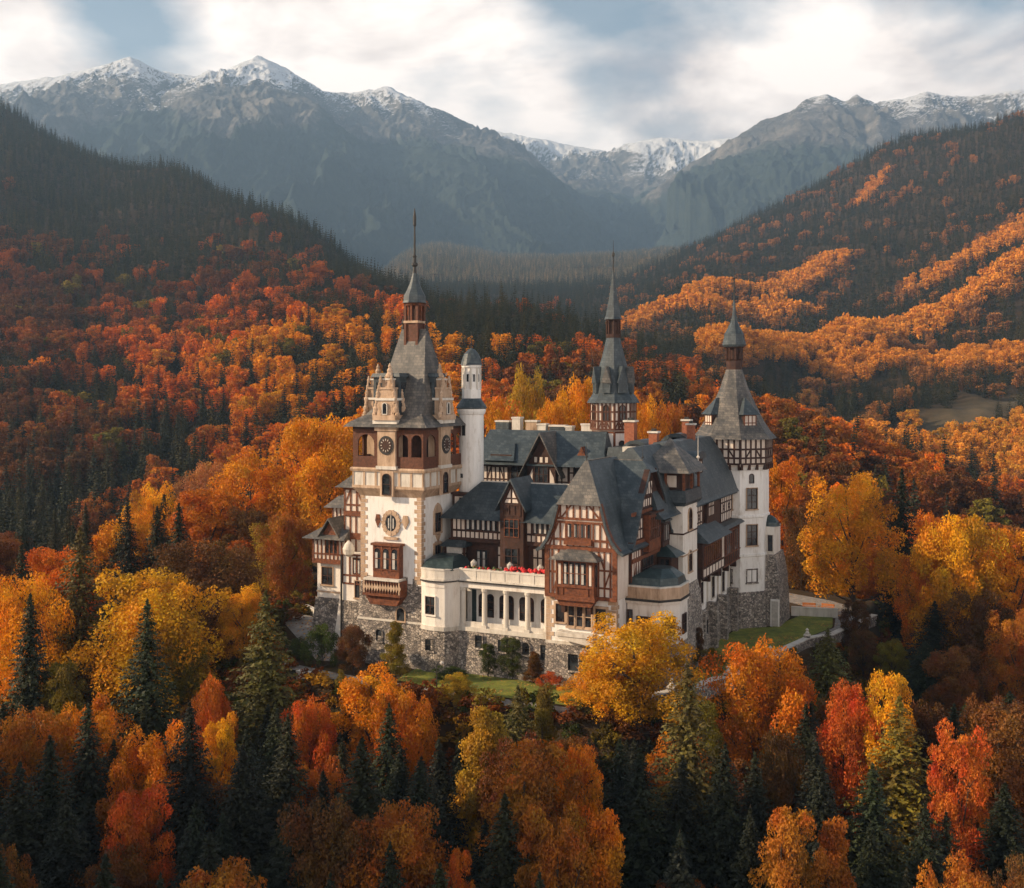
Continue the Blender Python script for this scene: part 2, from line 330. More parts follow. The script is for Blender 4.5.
# ---- far mountains: ridge crests with heights, slopes falling away from them
def ridge(l): return [((px-512)*Y/F, Y, zpix(Y, py)) for px, py, Y in l]
RIDGES = [
 (ridge([(-500, 100, 4300), (-200, 95, 4400), (0, 84, 4500), (60, 75, 4500), (100, 66, 4500), (130, 56, 4450), (160, 71, 4500), (212, 77, 4550), (235, 66, 4500), (258, 55, 4450), (285, 67, 4500), (322, 90, 4550), (350, 93, 4600), (388, 86, 4600), (410, 98, 4650), (450, 114, 4700), (490, 134, 4800), (540, 166, 4900), (580, 194, 5000), (620, 222, 5100), (660, 250, 5200)]), 0.62),
 (ridge([(258, 56, 4450), (292, 92, 4150), (302, 97, 4000), (360, 140, 3850), (420, 190, 3800), (470, 236, 3750)]), 0.75),
 (ridge([(130, 57, 4450), (165, 110, 4100), (200, 160, 3900)]), 0.7),
 (ridge([(388, 87, 4600), (440, 150, 4350), (500, 215, 4200), (540, 250, 4150)]), 0.8),
 (ridge([(430, 150, 6300), (497, 131, 6100), (530, 137, 6000), (575, 146, 6000), (610, 152, 6000), (640, 141, 6000), (665, 137, 6000), (700, 141, 5900), (740, 137, 5800), (800, 150, 5800)]), 0.5),
 (ridge([(640, 141, 6000), (632, 185, 5500), (625, 215, 5300)]), 0.7),
 (ridge([(545, 268, 4300), (600, 232, 4450), (640, 200, 4550), (690, 163, 4600), (735, 138, 4500), (762, 121, 4400), (790, 112, 4350), (805, 100, 4300), (826, 93, 4300), (845, 101, 4300), (856, 94, 4300), (875, 102, 4300), (905, 98, 4300), (925, 92, 4300), (965, 97, 4350), (1000, 92, 4300), (1040, 88, 4300), (1300, 100, 4300), (1700, 110, 4300)]), 0.62),
 (ridge([(826, 93, 4300), (790, 150, 4000), (760, 175, 3950)]), 0.75),
 (ridge([(925, 92, 4300), (900, 140, 4000), (870, 180, 3900)]), 0.7),
]
MS = 2.0
def mount_z(X, Y): return 42+MS*(mount0(X/MS, Y/MS)-42)
def mount0(X, Y):
    wx = X+(fbm(X/420, Y/420, 4, 31)-0.5)*260; wy = Y+(fbm(X/420, Y/420, 4, 47)-0.5)*260
    z = np.full(X.shape, -400.0); dmin = np.full(X.shape, 1e9)
    for pts, sl in RIDGES:
        d, v = seg_dist(X, Y, pts); dw, vw = seg_dist(wx, wy, pts)
        f = sstep(0, 220, d); d2 = d*(1-f)+dw*f; v2 = v*(1-f)+vw*f
        z = np.maximum(z, v2-sl*d2*(1-0.10*np.minimum(d2/900, 1))); dmin = np.minimum(dmin, d)
    gx = X+(fbm(X/300, Y/300, 3, 61)-0.5)*220
    det = (fbm(gx/230, Y/620, 6, 71, True, 0.5)-0.60)*190*sstep(0, 480, dmin)+(fbm(gx/64, Y/170, 5, 91, True, 0.6)-0.52)*48*sstep(0, 150, dmin)+(fbm(X/34, Y/44, 5, 81, True, 0.6)-0.5)*17*sstep(0, 40, dmin)
    det = det+(fbm(X/48, Y/48, 5, 83, False, 0.65)-0.5)*18
    return z+det
def m_snow(X, Y, Z):
    X = X/MS; Y = Y/MS; Z = 42+(Z-42)/MS
    gy, gx = np.gradient(Z); 
    n = fbm(X/260, Y/260, 5, 101)
    dZ = np.abs(Z-(np.roll(Z, 3, 0)+np.roll(Z, -3, 0)+np.roll(Z, 3, 1)+np.roll(Z, -3, 1))/4)
    return np.clip((Z-960)/480+(n-0.5)*0.8+0.16*sstep(-300, -1100, X)+0.24*sstep(500, 1100, X), 0, 1)
def m_wood(X, Y, Z):
    X = X/MS; Y = Y/MS; Z = 42+(Z-42)/MS
    return np.clip(1-(Z-720)/420+(fbm(X/300, Y/300, 4, 111)-0.5)*0.9, 0, 1)
mo = fan('mountains', -1.1, 1.1, 1500, np.concatenate([np.linspace(5000, 10300, 440), np.linspace(10330, 13700, 120)]), mount_z, [M['mountain']], {'snow': m_snow, 'wood': m_wood})
tag(mo, kind='structure')

# ---- the air
hz = bpy.data.materials.new('haze_air'); hz.use_nodes = True; hz.node_tree.nodes.clear()
_nd, _lk, _N = nodes_of(hz.node_tree); pv = _N('ShaderNodeVolumePrincipled', ins={'Density': HAZE_DENS}); pv.inputs['Color'].default_value = (0.44, 0.68, 1.0, 1)
pv.inputs['Anisotropy'].default_value = 0.15
ho = _N('ShaderNodeOutputMaterial'); _lk.new(pv.outputs[0], ho.inputs['Volume'])
zlow = min(float(np.min([v.co.z for v in g.data.vertices])), -30.0)
x0, x1, y0, y1, z0, z1 = -42600, 42600, -200, 18000, zlow-1, max(v.co.z for v in mo.data.vertices)+30
me = np_mesh('haze', [(x0, y0, z0), (x1, y0, z0), (x1, y1, z0), (x0, y1, z0), (x0, y0, z1), (x1, y0, z1), (x1, y1, z1), (x0, y1, z1)],
             F4=[(0, 3, 2, 1), (4, 5, 6, 7), (0, 1, 5, 4), (1, 2, 6, 5), (2, 3, 7, 6), (3, 0, 4, 7)], mats=[hz])
o = bpy.data.objects.new('haze', me); col.objects.link(o); tag(o, kind='stuff')
# ------------------------------------------------------------------ tree shapes
rng = np.random.default_rng(7)
def quads(C, Nn, size, rng, asp=0.62, droop=None):
    """one leaf cluster face per centre: C (n,3) centres, Nn (n,3) face normals, size (n,)"""
    n = len(C); a = rng.normal(size=(n, 3)); a -= (a*Nn).sum(1)[:, None]*Nn
    a /= np.linalg.norm(a, axis=1)[:, None]+1e-9; b = np.cross(Nn, a)
    s = size[:, None]
    V = np.stack([C-a*s, C-b*s*asp+a*s*0.1, C+a*s, C+b*s*asp-a*s*0.15], 1).reshape(-1, 3)
    return V, np.arange(4*n).reshape(n, 4)
def set_lv(me, vals):
    at = me.attributes.new('lv', 'FLOAT', 'POINT'); at.data.foreach_set('value', np.asarray(vals, np.float32))

def crown_mesh(name, seed, n, leaf, lobes=26, H=1.0, Wd=0.5, shape='round', base=0.2, m='leaf', lob=0.30):
    """broadleaf crown: leaf clusters on the shells of many uneven lobes; unit height, grows from z=base to 1"""
    r = np.random.default_rng(seed); L = []
    for k in range(lobes):
        t = (k+0.5)/lobes; th = k*2.399+r.normal()*0.4
        zc = base+0.10+(0.93-base-0.10)*t**0.85
        if shape == 'round': prof = math.sqrt(max(0.03, 1-((zc-0.52)/0.50)**2))
        elif shape == 'spread': prof = math.sqrt(max(0.03, 1-((zc-0.42)/0.60)**2))*1.05
        elif shape == 'oval': prof = math.sqrt(max(0.02, 1-((zc-0.48)/0.54)**2))*0.9
        else: prof = max(0.12, 1.08-zc)*0.95
        q_ = vnoise(np.array([1.7*math.cos(th)+zc*2.2+seed]), np.array([1.7*math.sin(th)-zc*1.6]), seed)[0]; env = 0.62+0.72*q_      # the outline swells and draws in
        rad = Wd*prof*env*(0.50+0.42*math.sqrt(r.random()))
        if k % 4 == 0: rad *= 0.35
        elif q_ < 0.24: continue
        zc = base+(zc-base)*(0.84+0.26*vnoise(np.array([1.4*math.cos(th)+31]), np.array([1.4*math.sin(th)+seed]), seed)[0])
        lr = Wd*lob*(0.7+0.7*r.random())*(0.75+0.35*prof)
        L.append((rad*math.cos(th), rad*math.sin(th), min(zc+0.05*r.normal()*prof, 1.0-lr*(0.5+0.6*r.random())), lr*1.0, lr*(0.75+0.5*r.random())*min(1, 0.9*2*Wd+0.25), r.random()))
    L = np.array(L); wgt = L[:, 3]**2; wgt /= wgt.sum()
    k = r.choice(len(L), n, p=wgt); d = r.normal(size=(n, 3)); d /= np.linalg.norm(d, axis=1)[:, None]
    d[:, 2] = np.where(r.random(n) < 0.35, np.abs(d[:, 2]), d[:, 2])
    # uneven shell: noise pushes sprays out and in
    an = np.arctan2(d[:, 1], d[:, 0]); spr = 0.78+0.38*vnoise(an*3.1+k*7.3, d[:, 2]*4.3+k*3.1, seed)+0.10*r.normal(size=n)
    spr *= np.where(r.random(n) < 0.22, r.random(n)*0.8+0.2, 1)
    C = L[k, :3]+d*spr[:, None]*np.stack([L[k, 3], L[k, 3], L[k, 4]], 1)
    keep = (C[:, 2] > base*0.75) & (C[:, 2] < 1.03); C = C[keep]; d = d[keep]; k = k[keep]; n = len(C)
    Nn = d*0.6+r.normal(size=(n, 3))*0.75+np.array([0, 0, 0.35]); Nn /= np.linalg.norm(Nn, axis=1)[:, None]
    sz = leaf*(0.6+0.8*r.random(n))
    V, Fq = quads(C, Nn, sz, r)
    me = np_mesh(name, V, F4=Fq, mats=[M[m]])
    lv = np.repeat(np.clip(L[k, 5]*0.5+r.random(n)*0.5, 0, 1), 4); set_lv(me, lv)
    return me, L

def tubes(segs, sides=6):
    """segs: list of (p0, p1, r0, r1)"""
    V, Fq = [], []
    for p0, p1, r0, r1 in segs:
        p0 = np.array(p0, float); p1 = np.array(p1, float); d = p1-p0; d /= np.linalg.norm(d)+1e-9
        a = np.cross(d, [0.3, 0.9, 0.1]); a /= np.linalg.norm(a)+1e-9; b = np.cross(d, a); o = len(V)
        for p, rr in ((p0, r0), (p1, r1)):
            for s in range(sides):
                t = 2*math.pi*s/sides; V.append(p+a*rr*math.cos(t)+b*rr*math.sin(t))
        for s in range(sides): Fq.append((o+s, o+(s+1) % sides, o+sides+(s+1) % sides, o+sides+s))
    return V, Fq
def trunk_mesh(name, seed, L, rad=0.016, m='bark', limbs=14, base=0.2):
    r = np.random.default_rng(seed); segs = []; p = np.array([0., 0., -0.06]); rr = rad*1.3
    pts = [p]
    for k in range(7):
        q = pts[-1]+np.array([r.normal()*0.012, r.normal()*0.012, 0.135]); segs.append((pts[-1], q, rr, rr*0.83)); rr *= 0.83; pts.append(q)
    for l in L[np.argsort(-L[:, 3])[:limbs]]:
        z0 = max(base*0.8, l[2]-0.28-0.1*r.random()); kk = min(6, int((z0+0.06)/0.135)); f = (z0+0.06)/0.135-kk; p0 = pts[kk]*(1-f)+pts[kk+1]*f
        mid = p0*0.45+l[:3]*0.55+np.array([0, 0, -0.02]); segs.append((p0, mid, rad*0.55, rad*0.36)); segs.append((mid, l[:3], rad*0.36, rad*0.12))
        for _ in range(4):
            e = l[:3]+r.normal(size=3)*l[3]*0.55; segs.append((mid*0.4+l[:3]*0.6, e, rad*0.2, rad*0.05))
    V, Fq = tubes(segs); return np_mesh(name, V, F4=Fq, mats=[M[m]], smooth=True)

def spruce_mesh(name, seed, tiers, per, sub, Wd=0.20, leaf=0.02, base=0.06, ragged=0.25, m='needle', droop=0.35):
    """spruce: whorls of drooping boughs, each bough a spine carrying many small needle sprays; unit height"""
    r = np.random.default_rng(seed); C, Nn, S, LVs = [], [], [], []
    for i in range(tiers):
        t = i/(tiers-1); z = base+(0.985-base)*t**0.93
        reach = Wd*(1-t)**0.82*(1-0.35*max(0, 0.16-t)/0.16)+0.004
        nb = max(4, int(per*(0.45+0.55*(1-t)))); off = r.random()*6.28
        for j in range(nb):
            th = off+6.283*j/nb+r.normal()*0.2; ln = reach*(1-ragged+2*ragged*r.random()); zz = z+r.normal()*0.006; q = r.random()
            dirv = np.array([math.cos(th), math.sin(th), 0]); side = np.array([-math.sin(th), math.cos(th), 0])
            ns = max(2, int(sub*(0.3+0.7*ln/Wd)))
            s = (np.arange(ns)+r.random(ns))/ns
            hh = zz-droop*ln*s**1.3+0.16*ln*s**3
            wv = r.normal(size=ns)*0.14*ln*(1.05-s)
            c = dirv*(ln*s)[:, None]+side*wv[:, None]; c[:, 2] = hh-np.abs(wv)*0.5-r.random(ns)*0.012
            C.append(c); nn = r.normal(size=(ns, 3))*0.45+np.array([0, 0, 1])+dirv*0.45; Nn.append(nn/np.linalg.norm(nn, axis=1)[:, None])
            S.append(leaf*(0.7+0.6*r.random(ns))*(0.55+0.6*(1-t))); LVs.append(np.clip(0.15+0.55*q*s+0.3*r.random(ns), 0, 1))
    C = np.concatenate(C); Nn = np.concatenate(Nn); S = np.concatenate(S); LVs = np.concatenate(LVs)
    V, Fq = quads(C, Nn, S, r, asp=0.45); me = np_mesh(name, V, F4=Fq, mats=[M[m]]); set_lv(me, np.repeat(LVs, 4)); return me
def pole_mesh(name, seed, rad=0.011, n=22, m='bark'):
    r = np.random.default_rng(seed); segs = [((0, 0, -0.05), (0, 0, 0.5), rad, rad*0.6), ((0, 0, 0.5), (0, 0, 1.0), rad*0.6, rad*0.08)]
    for k in range(n):
        z = 0.08+0.85*k/n; th = k*2.4; l = 0.15*(1-z)+0.01; segs.append(((0, 0, z), (l*math.cos(th), l*math.sin(th), z-0.02), rad*0.22, rad*0.05))
    V, Fq = tubes(segs, 5); return np_mesh(name, V, F4=Fq, mats=[M[m]], smooth=True)

PROTO = {}
def broad(key, shape, Wd, seed, n, leaf, lobes=26, base=0.2):
    me, L = crown_mesh('crown_'+key, seed, n, leaf, lobes, 1, Wd, shape, base, lob=0.30 if lobes < 30 else 0.19); PROTO[key] = (me, trunk_mesh('trunk_'+key, seed+1, L, base=base), Wd)
# close-up crowns, by outline
for k in range(3): broad('round%d' % k, 'round', 0.40, 10+k, 32000, 0.0088, 84, 0.10)
for k in range(2): broad('spread%d' % k, 'spread', 0.50, 20+k, 34000, 0.0092, 96, 0.08)
for k in range(2): broad('oval%d' % k, 'oval', 0.30, 30+k, 26000, 0.0078, 80, 0.06)
for k in range(2): broad('cone%d' % k, 'cone', 0.30, 35+k, 26000, 0.0078, 80, 0.05)
broad('shrub0', 'spread', 0.55, 41, 7000, 0.018, 40, 0.02)
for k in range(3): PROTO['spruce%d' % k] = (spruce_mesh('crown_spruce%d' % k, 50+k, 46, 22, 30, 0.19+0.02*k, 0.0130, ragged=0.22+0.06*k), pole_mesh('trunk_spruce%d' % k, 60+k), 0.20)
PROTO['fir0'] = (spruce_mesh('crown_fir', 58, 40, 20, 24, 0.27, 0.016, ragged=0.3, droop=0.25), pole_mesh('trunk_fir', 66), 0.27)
# middle distance
for k in range(4): broad('mid%d' % k, ['round', 'spread', 'oval', 'round'][k], [0.42, 0.50, 0.34, 0.46][k], 70+k, 4200, 0.024, 34, 0.10)
for k in range(2): PROTO['midspruce%d' % k] = (spruce_mesh('crown_midspruce%d' % k, 80+k, 24, 13, 9, 0.18+0.03*k, 0.030, ragged=0.3), pole_mesh('trunk_midspruce%d' % k, 85+k, n=4), 0.2)

COL = {'gold': (0.72, 0.27, 0.008), 'yellow': (0.78, 0.31, 0.010), 'amber': (0.70, 0.215, 0.007), 'orange': (0.64, 0.145, 0.007), 'rust': (0.38, 0.098, 0.010),
       'red': (0.56, 0.088, 0.013), 'russet': (0.20, 0.058, 0.013), 'olive': (0.20, 0.14, 0.016), 'green': (0.07, 0.085, 0.014), 'ochre': (0.44, 0.22, 0.018),
       'brown': (0.15, 0.055, 0.014), 'spruce': (0.034, 0.037, 0.013), 'darkspruce': (0.019, 0.022, 0.009), 'mossy': (0.105, 0.082, 0.018), 'pink': (0.52, 0.17, 0.06)}
CNAME = {'gold': 'golden', 'yellow': 'yellow', 'amber': 'amber', 'orange': 'bright orange', 'rust': 'rust orange', 'red': 'fiery red', 'russet': 'dark russet', 'olive': 'olive green', 'green': 'deep green', 'ochre': 'ochre', 'brown': 'brown', 'spruce': 'dark green', 'darkspruce': 'blackish green', 'mossy': 'mossy green', 'pink': 'pinkish orange'}
FIRST = {}
def plant(key, x, y, z, h, wf, colr, label, cat, group=None, rz=None):
    """one tree: an Empty at its foot carrying its crown and its trunk"""
    cm, tm, Wd = PROTO[key]; con = 'spruce' in key or 'fir' in key
    root = empty('spruce_tree' if con else ('shrub' if 'shrub' in key else 'broadleaf_tree'), (x, y, z), random.random()*6.28 if rz is None else rz)
    sw = wf/(2*Wd)      # crown width in metres / prototype width
    for nm, me in (('crown', cm), ('trunk', tm)):
        c = bpy.data.objects.new(nm, me); col.objects.link(c); c.parent = root
        c.scale = (sw, sw, h) if nm == 'crown' or not con else (h, h, h)
        if nm == 'crown': c.color = (*colr, 1)
    tag(root, label, cat, group); return root
# ------------------------------------------------------------------ trees near the castle: x, y, height of the top, crown width, form, colour
TREES = [
 (-81.1, 250.0, 19.5, 11.4, 'round0', 'gold'),
 (-82.4, 236.0, 14.5, 15.4, 'round1', 'amber'),
 (-62.5, 224.0, 20.6, 15.9, 'oval0', 'orange'),
 (-72.9, 262.0, 23.7, 13.3, 'round2', 'pink'),
 (-56.5, 242.0, 27.3, 19.4, 'round0', 'amber'),
 (-41.1, 238.0, 35.5, 19.0, 'round1', 'gold'),
 (-44.6, 214.0, 15.3, 11.3, 'round2', 'ochre'),
 (-53.3, 222.0, 17.8, 10.1, 'oval1', 'brown'),
 (-64.8, 165.0, 21.0, 11.7, 'fir0', 'mossy'),
 (-84.6, 205.0, 11.8, 15.3, 'round1', 'orange'),
 (-72.1, 160.0, 13.6, 13.8, 'spread0', 'amber'),
 (-62.2, 142.0, 15.5, 7.1, 'spruce0', 'spruce'),
 (-51.9, 160.0, 14.8, 17.7, 'round2', 'yellow'),
 (-45.1, 136.0, 15.8, 8.2, 'spruce1', 'spruce'),
 (-46.3, 178.0, 9.2, 5.2, 'oval0', 'pink'),
 (-40.8, 168.0, 11.3, 7.9, 'round0', 'yellow'),
 (-31.8, 142.0, 15.8, 10.3, 'fir0', 'mossy'),
 (-36.3, 133.0, 6.9, 5.3, 'round1', 'red'),
 (-33.2, 126.0, 4.3, 4.8, 'oval1', 'gold'),
 (-49.6, 130.0, 4.8, 8.5, 'round0', 'orange'),
 (-54.1, 124.0, 5.6, 9.0, 'round2', 'rust'),
 (-36.8, 108.0, 2.8, 6.9, 'oval1', 'red'),
 (-34.0, 116.0, 8.8, 7.0, 'spruce2', 'darkspruce'),
 (-58.7, 142.0, 6.0, 7.0, 'oval0', 'olive'),
 (-24.6, 134.0, 3.9, 6.3, 'round1', 'red'),
 (-17.6, 138.0, 6.5, 10.5, 'oval1', 'amber'),
 (-12.6, 132.0, 5.4, 7.9, 'round2', 'orange'),
 (-21.1, 122.0, 0.2, 6.7, 'round0', 'rust'),
 (-15.3, 112.0, 6.4, 8.6, 'spruce0', 'spruce'),
 (-2.8, 124.0, 7.6, 10.6, 'cone0', 'ochre'),
 (0.7, 130.0, 6.7, 7.8, 'fir0', 'mossy'),
 (3.8, 132.0, 7.6, 6.0, 'cone1', 'olive'),
 (-6.9, 146.0, 3.6, 5.3, 'oval0', 'ochre'),
 (16.1, 138.0, 13.0, 14.6, 'round0', 'gold'),
 (11.7, 140.0, 7.6, 7.6, 'round2', 'yellow'),
 (6.4, 112.0, 5.9, 6.3, 'oval1', 'orange'),
 (4.2, 100.0, 3.7, 7.6, 'oval1', 'rust'),
 (8.6, 101.0, 5.0, 8.4, 'cone0', 'orange'),
 (-5.2, 100.0, -0.3, 3.6, 'oval0', 'red'),
 (18.8, 118.0, 12.5, 8.6, 'spruce1', 'mossy'),
 (30.7, 136.0, 10.5, 12.9, 'round1', 'orange'),
 (47.4, 165.0, 5.7, 8.1, 'fir0', 'mossy'),
 (39.3, 128.0, 7.0, 7.4, 'round2', 'red'),
 (43.2, 126.0, 9.1, 6.2, 'oval0', 'yellow'),
 (42.6, 121.0, 8.0, 10.1, 'fir0', 'olive'),
 (24.5, 99.0, 3.6, 7.2, 'oval0', 'rust'),
 (29.4, 101.0, 3.9, 7.9, 'cone1', 'rust'),
 (46.4, 114.0, 6.9, 7.0, 'oval1', 'red'),
 (58.7, 136.0, 3.4, 5.9, 'round0', 'russet'),
 (68.0, 168.0, 2.1, 9.8, 'round1', 'russet'),
 (59.4, 186.0, 0.6, 5.4, 'oval0', 'brown'),
 (62.9, 182.0, -0.2, 6.0, 'oval1', 'olive'),
 (66.1, 176.0, 1.2, 6.4, 'spruce2', 'spruce'),
 (67.0, 216.0, 24.5, 17.7, 'round0', 'yellow'),
 (77.6, 219.0, 25.9, 8.8, 'spruce0', 'darkspruce'),
 (90.3, 240.0, 14.3, 11.3, 'round2', 'orange'),
 (77.3, 192.0, 19.5, 14.7, 'round1', 'gold'),
 (87.5, 194.0, 16.4, 13.1, 'oval0', 'amber'),
 (74.2, 198.0, 12.7, 9.7, 'round2', 'orange'),
 (78.2, 170.0, 7.2, 9.3, 'round0', 'rust'),
 (62.6, 255.0, 25.8, 10.7, 'oval1', 'orange'),
 (64.5, 244.0, 15.4, 8.0, 'round2', 'brown'),
 (15.5, 262.0, 44.1, 12.4, 'round1', 'gold'),
 (3.4, 268.0, 46.1, 9.3, 'round0', 'ochre'),
 (-2.9, 262.0, 38.9, 8.1, 'round2', 'amber'),
 (8.4, 256.0, 38.5, 8.4, 'round2', 'gold'),
 (33.2, 275.0, 39.5, 11.0, 'round0', 'amber'),
 (41.7, 280.0, 37.7, 10.2, 'round1', 'rust'),
 (-48.3, 108.0, 5.2, 7.9, 'spruce1', 'darkspruce'),
 (-42.2, 104.0, 3.7, 6.6, 'spruce2', 'darkspruce'),
 (-27.4, 112.0, 5.3, 7.7, 'spruce0', 'darkspruce'),
 (-20.0, 104.0, 2.8, 7.6, 'spruce1', 'darkspruce'),
 (-9.4, 112.0, 3.8, 7.1, 'spruce2', 'darkspruce'),
 (-0.7, 104.0, 3.7, 7.2, 'spruce0', 'spruce'),
 (13.0, 112.0, 5.3, 7.7, 'spruce2', 'darkspruce'),
 (21.7, 112.0, 5.7, 7.1, 'spruce1', 'darkspruce'),
 (22.1, 102.0, 3.1, 5.6, 'spruce0', 'darkspruce'),
 (35.4, 108.0, 5.0, 7.9, 'spruce1', 'spruce'),
 (38.3, 102.0, 3.5, 7.0, 'spruce2', 'darkspruce'),
 (49.3, 110.0, 2.5, 8.0, 'spruce0', 'darkspruce'),
 (-45.2, 98.0, 0.6, 5.3, 'round2', 'russet'),
 (-35.1, 95.0, 1.8, 6.9, 'spruce0', 'darkspruce'),
 (-26.9, 98.0, 2.4, 7.1, 'spruce2', 'darkspruce'),
 (-10.6, 96.0, 2.3, 7.0, 'spruce1', 'darkspruce'),
 (14.8, 97.0, 2.8, 7.1, 'spruce0', 'darkspruce'),
 (22.6, 132.0, 4.2, 5.5, 'oval0', 'olive'),
 (67.9, 150.0, 0.4, 6.8, 'spruce1', 'darkspruce'),
 (29.2, 120.0, 3.8, 6.5, 'round2', 'brown'),
 (-33.3, 165.0, 1.5, 5.1, 'spruce0', 'green'),
 (-81.5, 175.0, 1.4, 9.5, 'round1', 'gold'),
 (-67.6, 185.0, 2.5, 10.1, 'oval1', 'orange'),
 (-47.6, 160.0, 4.9, 7.3, 'round0', 'olive'),
 (75.8, 180.0, 8.5, 9.8, 'round0', 'brown'),
 (36.2, 92.0, 1.4, 5.9, 'round0', 'rust'),
 (-38.6, 90.0, 1.5, 5.7, 'spruce0', 'darkspruce'),
 (2.3, 92.0, 1.4, 5.9, 'spruce1', 'darkspruce'),
 (44.3, 96.0, 0.5, 5.2, 'spread0', 'brown'),
 (-15.2, 92.0, 1.4, 5.0, 'spruce2', 'darkspruce'),
 (-29.4, 92.0, 1.4, 5.0, 'spruce1', 'darkspruce'),
 (62.4, 200.0, 2.9, 5.5, 'oval0', 'brown'),
 (66.2, 262.0, 7.5, 7.1, 'spruce1', 'spruce'),
 (71.5, 186.0, 5.6, 8.5, 'spruce1', 'darkspruce'),
]
SHRUBS = [
 (-28.3, 164.0, 5.1, 7.2, 'shrub0', 'green', 'round deep green shrub by the path left of the clock tower foot'),
 (-23.1, 160.0, 5.2, 7.3, 'round1', 'brown', 'orange brown shrub against the stone foot of the clock tower'),
 (-16.4, 155.5, 5.1, 9.6, 'cone0', 'olive', 'small pointed yellow olive tree in front of the clock tower foot'),
 (-3.4, 158.0, 2.7, 4.9, 'oval0', 'green', 'narrow dark green shrub under the colonnade, left of a wider one'),
 (0.1, 157.0, 4.3, 6.4, 'oval1', 'green', 'wide dark green shrub under the middle of the colonnade'),
 (3.2, 155.0, 4.2, 4.8, 'cone1', 'brown', 'brownish thinning shrub at the right end of the colonnade foot'),
 (5.4, 152.0, 3.3, 2.8, 'shrub0', 'red', 'low red bush at the foot of the gabled house'),
 (-8.9, 158.0, 4.9, 1.7, 'shrub0', 'green', 'low dark hedge plant by the curved stone wall'),
 (9.4, 146.0, 6.9, 2.1, 'shrub0', 'yellow', 'low bright yellow bush on the lawn under the gabled house'),
 (-32.4, 168.0, 4.0, 4.0, 'shrub0', 'green', 'small green bush beside the left path bend'),
 (29.2, 172.0, 1.9, 6.3, 'oval0', 'brown', 'climbing brown shrub against the stone side wall buttress'),
 (30.5, 168.0, 5.2, 4.0, 'shrub0', 'olive', 'olive bush at the near end of the right lawn'),
]
random.seed(5)
SEEN = set()
def scr(x, y, z): return 512+F*x/y, HZ+F*(42-z)/y
def where(x, y, z):
    px, py = scr(x, y, z); return max(1, min(99, round(px/10.24))), max(1, min(99, round(py/8.88)))
def jitter(c, s=0.12):
    k = 1+random.uniform(-s, s); return (c[0]*k, c[1]*k*(1+random.uniform(-s, s)), c[2]*k)
FORM = {'round': 'round-crowned', 'spread': 'wide-crowned', 'oval': 'slender', 'cone': 'pointed', 'mid': 'rounded', 'shrub': 'low'}
def tree_label(key, cn, x, y, ztop, h, place):
    a, b = where(x, y, ztop-h*0.25); con = 'spruce' in key or 'fir' in key
    form = ('broad' if 'fir' in key else 'narrow')+' spruce' if con else [v for k, v in FORM.items() if key.startswith(k)][0]+' tree'
    for fa, fb in ((0, 0), (1, 0), (0, 1), (1, 1), (2, 0), (0, 2), (2, 2)):
        lab = '%s %s %s, %s percent across the photo, %s down' % (CNAME[cn], form, place, words(a, fa), words(b, fb))
        if lab not in SEEN: break
    SEEN.add(lab); return lab
def words(n, f):
    one = 'zero one two three four five six seven eight nine ten eleven twelve thirteen fourteen fifteen sixteen seventeen eighteen nineteen'.split()
    ten = 'x x twenty thirty forty fifty sixty seventy eighty ninety'.split(); w = one[n] if n < 20 else ten[n//10]+('-'+one[n % 10] if n % 10 else '')
    return ('', 'nearly-', 'just-over-')[f]+w
def place_of(x, y):
    u, v = w2uv(x, y); px = 512+F*x/y
    if y < 112: return 'in the front row'
    if v < -4 and -46 < u < 30: return 'below the castle front'
    if px < 330 and y < 300: return 'left of the castle'
    if px > 700 and y < 300: return 'right of the castle'
    if y < 300: return 'behind the castle'
    return 'on the left slope' if px < 420 else ('up behind the castle' if px < 720 else 'on the right-hand ridge')
for x, y, zt, w, key, cn in TREES:
    gz = float(ground_z(np.array([x]), np.array([y]))[0])-0.3
    h = zt-gz; con = 'spruce' in key or 'fir' in key; w *= 1.5 if con else 1.08
    if h < w*0.95: h = w*0.95; 
    if not con and h > 30: pass
    plant(key, x, y, zt-h if h <= w*0.96 else gz, h, w, jitter(COL[cn]), tree_label(key, cn, x, y, zt, h, place_of(x, y)), 'spruce' if con else 'tree',
          'spruces around the castle' if con else 'autumn trees around the castle')
# dense lower growth between the tall front trees
r5 = random.Random(12); TP = [(t[0], t[1]) for t in TREES]
yy = 84.0
while yy < 142:
    xx = -0.50*yy+r5.uniform(0, 5)
    while xx < 0.60*yy:
        x, y = xx+r5.uniform(-1.8, 1.8), yy+r5.uniform(-1.8, 1.8); xx += 6.6
        u, v = w2uv(x, y)
        if v > -13.5 and -52 < u < 22: continue
        if min((x-a)**2+(y-b_)**2 for a, b_ in TP) < 3.4**2: continue
        gz = float(ground_z(np.array([x]), np.array([y]))[0]); con = r5.random() < 0.78; px = 512+F*x/y
        lim = 42-((735 if 420 < px < 720 else 700)-HZ)*y/F; h = min(r5.uniform(13, 23), lim-gz)
        if h < 7: continue
        cn = r5.choice(['darkspruce', 'darkspruce', 'spruce']) if con else r5.choice(['brown', 'russet', 'rust', 'rust', 'orange'])
        key = 'spruce%d' % r5.randrange(3) if con else r5.choice(['round0', 'oval0', 'round2', 'cone1']); TP.append((x, y))
        plant(key, x, y, gz-0.2, h, (7.2 if con else 7.5)*h/15, jitter(COL[cn]), tree_label(key, cn, x, y, gz+h, h, 'among the front trees'), 'spruce' if con else 'tree', 'lower trees between the tall front ones')
    yy += 6.2
